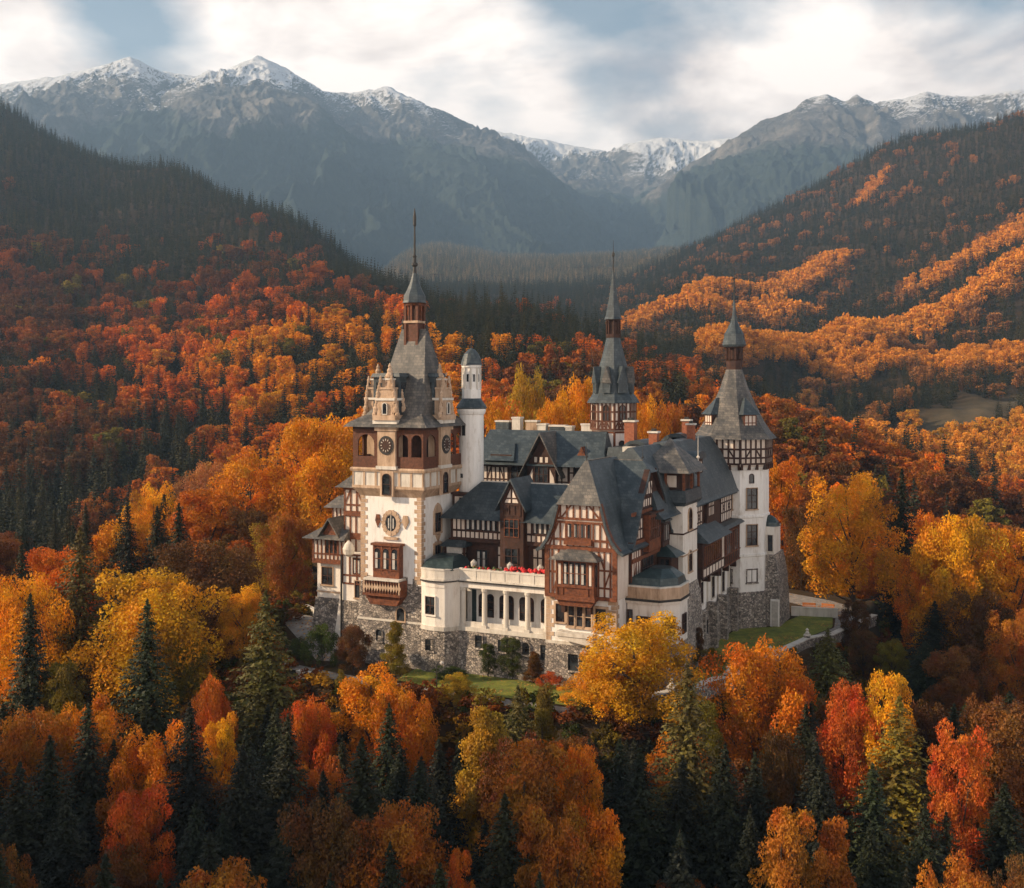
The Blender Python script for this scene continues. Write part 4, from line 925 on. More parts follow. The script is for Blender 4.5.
def window(fr, s, z, w, h, parent, nx=2, nz=2, arch=False, fm='wood_d', surround=None, curtain=False, o=0.0, sill=None, sw=0.22, label=None):
    """window centred on s with its bottom at z: glass set back in a proud frame with glazing bars"""
    mb = MB(); s0, s1 = s-w/2, s+w/2; fw = 0.13
    def outline(g):
        if not arch: return [(s0-g, z-g), (s1+g, z-g), (s1+g, z+h+g), (s0-g, z+h+g)]
        r = w/2; return [(s0-g, z-g), (s1+g, z-g)]+[(s+(r+g)*math.cos(t), z+h-r+(r+g)*math.sin(t)) for t in [math.pi*k/8 for k in range(9)]]
    fr.poly(mb, outline(0.0), o+0.01, o+0.03, 'glass')
    def ring(g0, g1, oa, ob, m):
        a, b = outline(g0), outline(g1); n = len(a)
        for i in range(n):
            j = (i+1) % n
            mb.hexa([fr.p(b[i][0], ob, b[i][1]), fr.p(b[j][0], ob, b[j][1]), fr.p(a[j][0], ob, a[j][1]), fr.p(a[i][0], ob, a[i][1])],
                    [fr.p(b[i][0], oa, b[i][1]), fr.p(b[j][0], oa, b[j][1]), fr.p(a[j][0], oa, a[j][1]), fr.p(a[i][0], oa, a[i][1])], m)
    ring(-0.001, 0.11, o, o+0.14, fm)
    if surround: ring(0.112, 0.11+sw, o, o+0.20, surround)
    if curtain:
        for k in range(nx):
            a = s0+w*k/nx+0.1; fr.box(mb, a, a+w/nx*0.42, z+0.1, z+h*0.9-(0 if not arch else w*0.3), o+0.032, o+0.045, 'curtain')
    for k in range(1, nx): a = s0+w*k/nx; fr.box(mb, a-0.055, a+0.055, z, z+h-(0.02 if arch else 0), o+0.03, o+0.10, fm)
    for k in range(1, nz): a = z+h*k/nz; fr.box(mb, s0, s1, a-0.05, a+0.05, o+0.03, o+0.11, fm)
    if sill or surround: fr.box(mb, s0-0.35, s1+0.35, z-0.34, z-0.12, o, o+0.30, sill or surround)
    return mb.build('window', parent, label)

def timber(mb, fr, s0, s1, zs, nb, m='wood', w=0.26, o=0.12, brace=(), infill=None, ends=True):
    """half-timber grid: rails at heights zs, nb bays, braces (bay, row, direction)"""
    if infill: fr.box(mb, s0, s1, zs[0], zs[-1], 0.0, 0.05, infill)
    for z in zs: fr.box(mb, s0, s1, z-w/2, z+w/2, 0.045, o, m)
    for k in range(nb+1):
        if not ends and k in (0, nb): continue
        s = s0+(s1-s0)*k/nb; fr.box(mb, s-w/2, s+w/2, zs[0], zs[-1], 0.045, o-0.008, m)
    for b, r, d in brace:
        a = s0+(s1-s0)*b/nb; c = s0+(s1-s0)*(b+1)/nb
        if d == 'x': fr.beam(mb, a, zs[r], c, zs[r+1], w*0.7, 0.045, o-0.016, m); fr.beam(mb, c, zs[r], a, zs[r+1], w*0.7, 0.045, o-0.024, m)
        elif d == '/': fr.beam(mb, a, zs[r], c, zs[r+1], w*0.8, 0.045, o-0.016, m)
        else: fr.beam(mb, c, zs[r], a, zs[r+1], w*0.8, 0.045, o-0.016, m)
def arches(mb, fr, s0, s1, z0, z1, n, ow, zb, zt, o0, o1, m):
    """flat panel pierced by n round-headed openings"""
    P = (s1-s0)/n; fr.box(mb, s0, s1, z0, zb, o0, o1, m)
    for k in range(n):
        c = s0+P*(k+0.5); r = ow/2
        fr.box(mb, s0+P*k, c-r, zb, z1, o0, o1, m); fr.box(mb, c+r, s0+P*(k+1), zb, z1, o0, o1, m)
        pts = [(c+r*math.cos(t), zt-r+r*math.sin(t)) for t in [math.pi*j/8 for j in range(9)]]
        for (a, b), (c2, d) in zip(pts[:-1], pts[1:]): fr.poly(mb, [(a, b), (a, z1), (c2, z1), (c2, d)], o0, o1, m)
def quoins(mb, u, v, du, dv, z0, z1, m='trim', h=0.62):
    """alternating corner stones; du,dv point into the building"""
    z = z0; k = 0
    while z < z1-0.1:
        a, b = (1.15, 0.7) if k % 2 else (0.7, 1.15); zt = min(z+h-0.06, z1)
        x0, x1 = sorted((u-du*0.06, u+du*a)); y0, y1 = sorted((v-dv*0.06, v+dv*b)); mb.box(x0, x1, y0, y1, z, zt, m); z += h; k += 1
def finial(mb, x, y, z, h, m='iron', r=0.16):
    mb.lathe(x, y, [(r, z-0.2), (r*0.6, z+h*0.2), (r*1.9, z+h*0.24), (r*2.1, z+h*0.28), (r*0.5, z+h*0.33), (r*0.3, z+h*0.9), (0.02, z+h)], m, 8)
def verge_gable(mb, fr, prof, z0, o, m):
    """gable wall face: prof is a symmetric list of (half width, z) up to the top, centred at s0"""
    s0, pr = prof; pts = [(s0-w, z) for w, z in pr]+[(s0+w, z) for w, z in reversed(pr)]
    fr.poly(mb, [(s0-pr[0][0], z0), *pts, (s0+pr[0][0], z0)][::-1], -0.2, o, m)

castle = empty('castle', (CO[0], CO[1], 0), -CA)
tag(castle, 'half-timbered castle with pale stone walls, slate roofs and tall spired towers on the clearing', 'castle')
# ------------------------------------------------------------------ clock tower
def clock_tower():
    b = MB(); X0, X1, Y0, Y1 = -41.0, -30.5, 0.0, 10.5; cx, cy_ = -35.75, 5.25
    b.rects([(X0-0.9, X1+0.7, Y0-0.8, Y1+0.5, -4), (X0-0.35, X1+0.3, Y0-0.3, Y1+0.2, 6.6), (X0-0.02, X1+0.02, Y0-0.02, Y1, 12.2)], 'stone')
    b.box(X0, X1, Y0, Y1, 12.2, 26.4, 'plaster_w')
    b.rects([(X0-0.45, X1+0.38, Y0-0.4, Y1+0.3, 6.55), (X0-0.42, X1+0.36, Y0-0.38, Y1+0.3, 6.85)], 'pale')
    quoins(b, X1, Y0, -1, 1, 12.4, 26.2); quoins(b, X0, Y0, 1, 1, 12.4, 26.2)
    r = random.Random(3)    # ragged upper edge of the rubble base
    F0, R0 = front(Y0), right(X1)
    for fr, a, c in ((F0, X0+0.6, X1-0.6), (R0, Y0+0.6, Y1-0.3)):
        s = a
        while s < c:
            w = 0.4+r.random()*0.7; h = r.random()*1.5; fr.box(b, s, min(s+w, c), 12.1, 12.3+h, 0, 0.035, 'stone'); s += w
    body = b.build('clock_tower', castle)
    # corbelled band of plaster panels in stone frames
    g = MB(); G0, G1, H0, H1 = -42.0, -29.5, -1.0, 11.5
    g.rects([(X0, X1, Y0, Y1, 25.2), (X0-0.5, X1+0.5, Y0-0.5, Y1+0.5, 25.9), (G0, G1, H0, H1, 26.5), (G0, G1, H0, H1, 26.9)], 'trim')
    g.box(G0+0.12, G1-0.12, H0+0.12, H1-0.12, 26.9, 29.0, 'pale')
    g.rects([(G0-0.12, G1+0.12, H0-0.12, H1+0.12, 29.0), (G0-0.25, G1+0.25, H0-0.25, H1+0.25, 29.35), (G0-0.1, G1+0.1, H0-0.1, H1+0.1, 29.6)], 'trim')
    for fr, a, c in ((front(H0+0.12), G0+0.12, G1-0.12), (right(G1-0.12), H0+0.12, H1-0.12), (left(G0+0.12), -H1+0.12, -H0-0.12)):
        for k in range(7):
            s = a+(c-a)*k/6; fr.box(g, max(a, s-0.18), min(c, s+0.18), 26.9, 29.0, 0, 0.10, 'trim')
    g.build('gallery_band', body)
    for fr, s in ((front(H0), cx), (right(G1), cy_)):
        m = MB(); fr.box(m, s-1.15, s+1.15, 25.4, 29.3, -0.2, 0.22, 'trim'); m.build('pier_base', body); window(fr, s, 25.7, 1.25, 3.0, body, 1, 2, True, 'wood_d', None, o=0.22)
    # open timber loggia behind arches at every corner
    l = MB(); l.box(cx-3.4, cx+3.4, cy_-3.4, cy_+3.4, 29.6, 35.7, 'wood_d')
    l.box(G0+0.1, G1-0.1, H0+0.1, H1-0.1, 35.3, 35.75, 'wood_d')
    for fr, a, c, e in ((front(H0), G0+0.15, cx-1.5, cx+1.5), (right(G1), H0+0.15, cy_-1.5, cy_+1.5)):
        arches(l, fr, a, c, 29.6, 35.3, 1, 2.9, 31.3, 34.6, -0.35, -0.1, 'wood_m'); 
        f = G1-0.15 if e > c and fr.d[0] > 0.5 else H1-0.15
        arches(l, fr, e, f, 29.6, 35.3, 2, 1.75, 31.3, 34.6, -0.35, -0.1, 'wood_m')
    arches(l, left(G0), -H1+0.15, -H0-0.15, 29.6, 35.3, 4, 2.1, 31.3, 34.6, -0.35, -0.1, 'wood_m')
    l.build('loggia', body)
    # clock piers with crowning gables
    for i, (fr, s) in enumerate(((front(H0), cx), (right(G1), cy_), (left(G0), -cy_))):
        p = MB(); fr.box(p, s-1.55, s+1.55, 29.6, 36.2, -1.9, 0.30, 'trim'); fr.box(p, s-1.9, s+1.9, 35.2, 35.7, -2.0, 0.55, 'trim'); fr.box(p, s-2.1, s+2.1, 36.2, 36.75, -2.1, 0.75, 'pale')
        fr.box(p, s-1.75, s+1.75, 29.4, 29.9, -1.9, 0.45, 'pale')
        p.build('clock_pier', body)
        t = MB(); y = 36.75
        for k, (w, d, h, m) in enumerate(((1.95, 1.75, 0.75, 'trim'), (1.45, 1.3, 2.2, 'trim'), (1.7, 1.5, 0.35, 'pale'), (1.25, 1.15, 1.3, 'trim'), (1.4, 1.3, 0.3, 'trim'), (0.85, 0.8, 1.1, 'trim'), (1.0, 0.9, 0.25, 'pale'))):
            fr.box(t, s-w, s+w, y, y+h, -0.75-d, -0.75+d, m); y += h
        cxy = fr.p(s, -0.75, 0); t.lathe(cxy[0], cxy[1], [(0.62, y), (0.72, y+0.4), (0.38, y+0.9), (0.45, y+1.2), (0.2, y+1.6), (0.28, y+1.8), (0.05, y+2.3)], 'trim', 8)
        rk = random.Random(5+i)
        for q in (-1, 1):   # scrolls and urns stepping down the sides
            for w, z, rr in ((2.0, 37.4, 0.30), (1.75, 38.2, 0.34), (1.55, 39.6, 0.30), (1.4, 40.6, 0.26), (1.15, 41.6, 0.24), (0.95, 42.6, 0.22)):
                for oo in (0.35, -1.8):
                    c = fr.p(s+q*w, oo, 0); t.lathe(c[0], c[1], [(rr, z-0.3), (rr*1.25, z+rr), (rr*0.7, z+rr*2), (rr*0.8, z+rr*2.6), (0.05, z+rr*3.8)], 'trim', 7)
        for k_ in range(26):   # carved relief
            z_ = 37.6+6.2*rk.random(); w_ = 1.55-(z_-37.6)*0.12; s_ = s+rk.uniform(-w_, w_)*0.85; r_q = 0.10+0.14*rk.random()
            if abs(s_-s) > 0.55 or z_ > 39.8: fr.poly(t, [(s_+r_q*math.cos(j*math.pi/3), z_+r_q*1.4*math.sin(j*math.pi/3)) for j in range(6)], 0.0, 0.62+0.1*rk.random()-(z_-37.6)*0.10, 'trim')
        t.build('crowning_gable', body)
        if i < 2:
            window(fr, s, 37.7, 0.7, 1.6, body, 1, 1, True, 'pale', None, o=0.68)
            c = MB(); pts = [(s+1.28*math.cos(k*math.pi/12), 33.0+1.42*math.sin(k*math.pi/12)) for k in range(24)]; fr.poly(c, pts, 0.30, 0.42, 'iron')
            pts = [(s+0.98*math.cos(k*math.pi/12), 33.0+1.08*math.sin(k*math.pi/12)) for k in range(24)]; fr.poly(c, pts, 0.42, 0.47, 'wood_d')
            for k in range(12):
                a = k*math.pi/6; fr.beam(c, s+0.66*math.cos(a), 33+0.72*math.sin(a), s+0.9*math.cos(a), 33+1.0*math.sin(a), 0.10, 0.47, 0.50, 'pale')
            face = c.build('clock_face', body); 
            # hands belong to the face mesh
    # skirt, steep roof, dormers
    k = MB(); rx = cx+1.1; k.rects([(G0-1.0, G1+1.0, H0-1.0, H1+1.0, 35.72), (G0-0.2, G1+0.2, H0-0.2, H1+0.2, 36.5), (cx-4.6, cx+5.2, cy_-5.0, cy_+5.0, 37.5), (rx-4.2, rx+4.2, cy_-4.2, cy_+4.2, 39.0), (rx-3.7, rx+3.7, cy_-3.6, cy_+3.6, 41.3), (rx-2.1, rx+2.1, cy_-0.35, cy_+0.35, 50.6)], 'slate_lit')
    for s_ in (-2.1, 2.1): k.lathe(rx+s_, cy_, [(0.25, 50.3), (0.3, 50.9), (0.12, 51.3), (0.26, 51.6), (0.03, 52.2)], 'iron', 6)
    k.build('roof', body)
    for x0, x1, y0, y1 in ((cx-1.5, cx+1.5, cy_-5.4, cy_-1.5), (cx+1.5, cx+5.4, cy_-1.5, cy_+1.5), (cx-5.4, cx-1.5, cy_-1.5, cy_+1.5)):
        d = MB(); d.box(x0, x1, y0, y1, 37.2, 43.2, 'slate'); d.rects([(x0-0.35, x1+0.35, y0-0.35, y1+0.3, 43.2), (x0-0.1, x1+0.1, y0-0.1, y1, 43.8)], 'slate')
        for z in (39.0, 41.4):
            if x0 < cx-2 or x0 > cx: front(y0).box(d, x0+0.5, x1-0.5, z, z+1.0, 0, 0.06, 'glass'); front(y0).box(d, (x0+x1)/2-0.08, (x0+x1)/2+0.08, z, z+1.0, 0.06, 0.1, 'pale')
            else: right(x1).box(d, y0+0.5, y1-0.5, z, z+1.0, 0, 0.06, 'glass')
        d.build('dormer', body)
    # lantern and spire
    cx = cx+1.1; n = MB(); q = 1.02; n.box(cx-q, cx+q, cy_-q, cy_+q, 46.2, 51.6, 'wood_m'); 
    for s_ in (-1, 1):
        for t_ in (-1, 1): n.box(cx+s_*q-0.2, cx+s_*q+0.2, cy_+t_*q-0.2, cy_+t_*q+0.2, 46.0, 54.7, 'wood_m')
    for sx_ in (-1, 0, 1):
        for sy_ in (-1, 0, 1):
            if (sx_ == 0) != (sy_ == 0): n.box(cx+sx_*q-0.13, cx+sx_*q+0.13, cy_+sy_*q-0.13, cy_+sy_*q+0.13, 51.8, 54.4, 'wood')
    n.box(cx-q-0.25, cx+q+0.25, cy_-q-0.25, cy_+q+0.25, 51.5, 51.85, 'trim'); n.box(cx-q-0.2, cx+q+0.2, cy_-q-0.2, cy_+q+0.2, 54.2, 54.65, 'wood'); n.box(cx-0.6, cx+0.6, cy_-0.6, cy_+0.6, 51.8, 54.3, 'wood_d')
    n.build('lantern', body)
    sp = MB(); pr = [(1.95, 54.6), (1.8, 54.95), (1.75, 55.7), (1.25, 56.6), (0.72, 57.8), (0.34, 59.2), (0.24, 60.2), (0.5, 60.4), (0.5, 60.7), (0.26, 60.9), (0.24, 61.6), (0.34, 61.8), (0.17, 62.1), (0.13, 66.4), (0.24, 66.6), (0.24, 67.9), (0.05, 69.2)]
    sp.lathe(cx, cy_, [(r_*1.2, z) for r_, z in [(p_[0]*0.82, p_[1]) for p_ in pr[:6]]], 'slate', 8, math.pi/4); sp.lathe(cx, cy_, pr[5:], 'iron', 8)
    sp.build('spire', body)
    # oval window with carved wreath, crests either side
    cx = cx-1.1; fr = front(Y0); s = cx+0.15; o_ = MB()
    def oval(rx, rz, o0, o1, m, z=21.3, n=24): fr.poly(o_, [(s+rx*math.cos(k*2*math.pi/n), z+rz*math.sin(k*2*math.pi/n)) for k in range(n)], o0, o1, m)
    for k in range(18):
        a = k*2*math.pi/18; rx, rz = 1.30, 1.65; c = (s+rx*math.cos(a), 21.3+rz*math.sin(a)); fr.poly(o_, [(c[0]+0.36*math.cos(t), c[1]+0.36*math.sin(t)) for t in [j*math.pi/3 for j in range(6)]], 0, 0.22+0.06*(k % 2), 'trim')
    oval(1.32, 1.68, 0, 0.17, 'trim'); oval(0.92, 1.22, 0.17, 0.19, 'glass'); fr.box(o_, s-0.06, s+0.06, 20.1, 22.5, 0.19, 0.26, 'curtain'); fr.box(o_, s-0.5, s-0.3, 20.5, 22.0, 0.19, 0.22, 'curtain'); fr.box(o_, s+0.3, s+0.5, 20.5, 22.0, 0.19, 0.22, 'curtain')
    fr.box(o_, s-1.2, s+1.2, 18.8, 19.2, 0, 0.3, 'trim')
    o_.build('window', body, 'oval window in a carved wreath')
    for q, w in ((-2.35, 0.45), (2.45, 0.6)):
        e = MB(); fr.poly(e, [(s+q-w, 21.6), (s+q, 20.5), (s+q+w, 21.6), (s+q+w*0.6, 22.5), (s+q-w*0.6, 22.5)], 0, 0.16, 'trim' if q > 0 else 'wood'); fr.box(e, s+min(q, 0)*0.9+(1.5 if q > 0 else 0), s+(q if q > 0 else -1.4), 21.4, 21.55, 0, 0.12, 'trim'); e.build('coat_of_arms', body)
    # oriel with balcony
    y = MB(); a, c = -38.1, -33.6
    fr.box(y, a, c, 13.2, 18.0, 0, 1.15, 'wood'); fr.box(y, a-0.3, c+0.3, 18.0, 18.35, 0, 1.45, 'wood'); fr.box(y, a, c, 13.2, 14.2, 1.15, 1.22, 'wood')
    for k in range(4): fr.box(y, a+(c-a)*k/3-0.14-(k == 3)*0.14+(k == 0)*0.14, a+(c-a)*k/3+0.14-(k == 3)*0.14+(k == 0)*0.14, 14.2, 18.0, 1.15, 1.27, 'wood')
    orl = y.build('oriel', body)
    for k in range(3): window(fr, a+(c-a)*(k+0.5)/3, 14.5, 1.1, 3.1, body, 1, 2, True, 'wood', None, True, o=1.15)
    bal = MB(); a, c = -39.4, -32.9
    fr.box(bal, a, c, 10.6, 11.0, 0, 2.1, 'wood'); fr.box(bal, a+0.2, c-0.2, 12.9, 13.2, 0.0, 2.2, 'pale'); fr.poly(bal, [(a+1.0, 9.2), (c-1.0, 9.2), (c, 10.6), (a, 10.6)], 0, 1.5, 'wood')
    for k in range(14): s_ = a+0.2+(c-a-0.4)*k/13; fr.box(bal, s_-0.13, s_+0.13, 11.0, 12.9, 1.85, 2.05, 'trim' if k in (0, 13) else 'wood_m'); fr.poly(bal, [(s_+0.05, 11.3), (s_+0.3, 11.9), (s_+0.05, 12.5), (s_-0.2, 11.9)], 2.0, 2.08, 'trim')
    fr.box(bal, a+0.25, c-0.25, 11.0, 12.8, 1.7, 1.8, 'wood'); fr.box(bal, c-0.12, c, 11.0, 12.9, 0.05, 2.05, 'wood'); fr.box(bal, a, a+0.12, 11.0, 12.9, 0.05, 2.05, 'wood')
    bal.build('balcony', body)
    window(fr, -33.8, 6.95, 1.15, 1.7, body, 1, 1, True, 'iron', 'trim', o=0.26, sw=0.16); window(fr, -37.5, 3.6, 0.8, 1.6, body, 1, 1, True, 'iron', 'stone', o=0.38, sw=0.16)
    window(fr, -38.9, 11.2-1.5, 0.01+0.6, 1.7, body, 1, 1, False, 'iron', None, o=0.2)
    rr = right(X1)
    window(rr, 4.9, 19.8, 1.7, 2.7, body, 2, 2, False, 'wood_d', 'trim', sw=0.34); window(rr, 4.9, 15.0, 1.7, 2.6, body, 2, 2, False, 'wood_d', 'trim', sw=0.34)
    cr = MB(); rr.poly(cr, [(3.6, 22.8), (6.2, 22.8), (5.6, 23.7), (4.9, 24.1), (4.2, 23.7)], 0, 0.24, 'trim'); rr.poly(cr, [(4.2, 19.3), (5.6, 19.3), (4.9, 18.3)], 0, 0.3, 'trim'); rr.poly(cr, [(3.7, 17.9), (6.1, 17.9), (5.5, 18.25), (4.3, 18.25)], 0, 0.26, 'trim'); cr.build('window_carving', body)
    pp = MB(); rr.box(pp, 0.3, 0.48, -2, 13.3, 0.02, 0.75, 'iron'); pp.build('drainpipe', body)
clock_tower()

# ------------------------------------------------------------------ round white stair tower beside the clock tower
def stair_tower():
    x, y = -28.6, 12.6; b = MB(); b.lathe(x, y, [(1.95, 10), (1.95, 37.3), (2.15, 37.5), (2.3, 37.9), (2.3, 38.3)], 'plaster_w', 20)
    b.lathe(x, y, [(2.3, 38.25), (2.5, 38.4), (2.35, 38.7), (1.5, 39.9)], 'slate', 20); body = b.build('stair_tower', castle)
    l = MB(); l.lathe(x, y, [(1.5, 39.6), (1.5, 41.2), (1.35, 41.4), (1.3, 44.6), (1.55, 44.8), (1.6, 45.2)], 'plaster_w', 8, math.pi/8)
    for k in range(8): t = k*math.pi/4; l.lathe(x+1.42*math.cos(t+math.pi/8), y+1.42*math.sin(t+math.pi/8), [(0.16, 41.3), (0.16, 44.7)], 'pale', 6)
    l.build('lantern', body)
    for k in range(8):
        t = k*math.pi/4; d = 1.3*math.cos(math.pi/8); fr = Fr(x+d*math.cos(t), y+d*math.sin(t), -math.sin(t), math.cos(t))
        if fr.n[1] < 0.3: window(fr, 0, 42.0, 0.42, 1.7, body, 1, 1, False, 'plaster_w', None)
    d = MB(); d.lathe(x, y, [(1.75, 45.15), (1.62, 45.5), (1.5, 46.1), (1.15, 46.9), (0.6, 47.5), (0.15, 47.8)], 'slate', 16); finial(d, x, y, 47.8, 2.6, 'iron', 0.12); d.build('dome', body)
    for a, z, w, h in ((-1.75, 34.2, 0.35, 1.7), (-2.0, 27.6, 0.4, 0.4)):
        fr = Fr(x+1.94*math.cos(a), y+1.94*math.sin(a), -math.sin(a), math.cos(a)); window(fr, 0, z, w, h, body, 1, 1, False, 'iron', None)
stair_tower()

# ------------------------------------------------------------------ terrace wing: rubble base, colonnade, roof terrace
def terrace_wing():
    b = MB(); b.rects([(-30.2, -10.0, 0.1, 8, -4), (-30.2, -10.0, 0.5, 8, 6.2)], 'stone')
    # bowed pavilion at the left end
    pa = [(-30.0, 0.6), (-30.0, -0.9), (-29.0, -1.3), (-27.4, -1.5), (-25.9, -1.3), (-25.0, -0.5), (-24.3, 0.6)]
    b.hexa([(x, y, -4) for x, y in pa], [(x, y, 6.2) for x, y in pa], 'stone')
    def rim(m, z0, z1, g, mat_): 
        m.hexa([(x, y-(g if y < 0.4 else 0), z0) for x, y in pa], [(x, y-(g if y < 0.4 else 0), z1) for x, y in pa], mat_)
        m.box(-24.4, -10.2, 0.5-g, 7.8, z0, z1, mat_)
    rim(b, 6.2, 6.8, 0.15, 'pale')
    b.box(-24.4, -10.2, 3.1, 7.8, 6.8, 13.0, 'plaster_w')                        # inner wall of the colonnade
    b.hexa([(x, y+0.1, 6.8) for x, y in pa], [(x, y+0.1, 12.5) for x, y in pa], 'plaster')
    rim(b, 12.5, 13.3, 0.0, 'plaster'); rim(b, 13.3, 13.5, 0.35, 'iron'); rim(b, 13.5, 13.75, 0.22, 'pale')
    body = b.build('terrace_wing', castle)
    for k, x in enumerate([-23.9, -20.45, -17.0, -13.6, -10.6]):
        c = MB(); c.box(x-0.42, x+0.42, 0.45, 1.3, 6.8, 7.2, 'pale'); c.lathe(x, 0.88, [(0.40, 7.2), (0.36, 11.9), (0.46, 12.1), (0.5, 12.5)], 'pale', 12); c.build('column', body)
    rl = MB(); rl.box(-24.0, -10.3, 0.75, 0.95, 6.8, 7.55, 'pale'); rl.build('balustrade', body)
    for x in (-21.9, -20.6, -18.5, -17.4, -15.3, -14.2, -11.9): window(front(3.1), x, 8.0, 0.95, 3.2, body, 1, 3, True, 'wood_d', None)
    dd = MB(); front(3.1).box(dd, -23.6, -22.9, 6.9, 11.8, 0, 0.1, 'copper'); dd.build('door', body)
    window(Fr(-28.2, -1.28, 1.6, -0.2), 0, 8.6, 1.5, 2.4, body, 2, 2, False, 'wood_d', 'plaster', sw=0.12)
    for x, z, f, w, h in ((-28.3, 3.3, front(-1.38), 1.1, 1.5), (-21.1, 4.1, front(0.35), 0.95, 1.6), (-17.4, 3.9, front(0.35), 1.0, 1.5), (-13.6, 3.9, front(0.35), 0.9, 1.5), (-10.9, 3.4, front(0.35), 0.7, 1.9)):
        window(f, x, z, w, h, body, 1, 2, x > -17 and x < -13, 'iron', 'stone', sw=0.1)
    # parapet of stone panels along the roof terrace
    p = MB()
    for (x0, y0), (x1, y1) in zip(pa[1:-1], pa[2:]):
        f = Fr(x0, y0, x1-x0, y1-y0); L = math.hypot(x1-x0, y1-y0); f.box(p, 0, L, 13.75, 15.0, -0.35, 0, 'pale'); f.box(p, 0, L, 15.0, 15.2, -0.45, 0.1, 'pale')
    f = front(0.55); f.box(p, -24.3, -10.3, 13.75, 15.0, -0.35, 0, 'pale'); f.box(p, -24.3, -10.3, 15.0, 15.22, -0.45, 0.1, 'pale')
    for k in range(7): x = -24.2+13.8*k/6; f.box(p, x-0.25, x+0.25, 13.75, 15.3, -0.40, 0.06, 'pale')
    p.build('parapet', body)
    cp = MB(); cp.rects([(-30.1, -24.8, -0.9, 5.2, 15.0), (-29.9, -25.5, 0.6, 5.0, 16.1), (-29.6, -26.4, 2.5, 4.8, 16.6)], 'copper'); cp.build('canopy_roof', body)
    fl = MB(); r = random.Random(8)
    for k in range(95):
        x = -24 + 13.2*r.random(); m = 'flower' if x > -17.5 or r.random() < 0.35 else ('green' if r.random() < 0.6 else 'brick'); z = 15.0+r.random()*0.75*(1.0 if x > -17.5 else 0.6); w = 0.12+0.16*r.random()
        y0 = 1.1+r.random()*0.7; fl.lathe(x, y0, [(w, z-w), (w*1.2, z), (w*0.3, z+w)], m, 5)
    fl.box(-24, -10.6, 1.0, 1.9, 13.8, 14.9, 'wood_d'); fl.build('flower_boxes', body)
    for x in (-23.1, -14.7-2.5, -12.4):
        u = MB(); u.lathe(x, 2.6, [(0.05, 13.8), (0.05, 15.3), (0.42, 15.3), (0.5, 15.9), (0.08, 16.3)], 'curtain', 8); u.build('parasol', body)
terrace_wing()

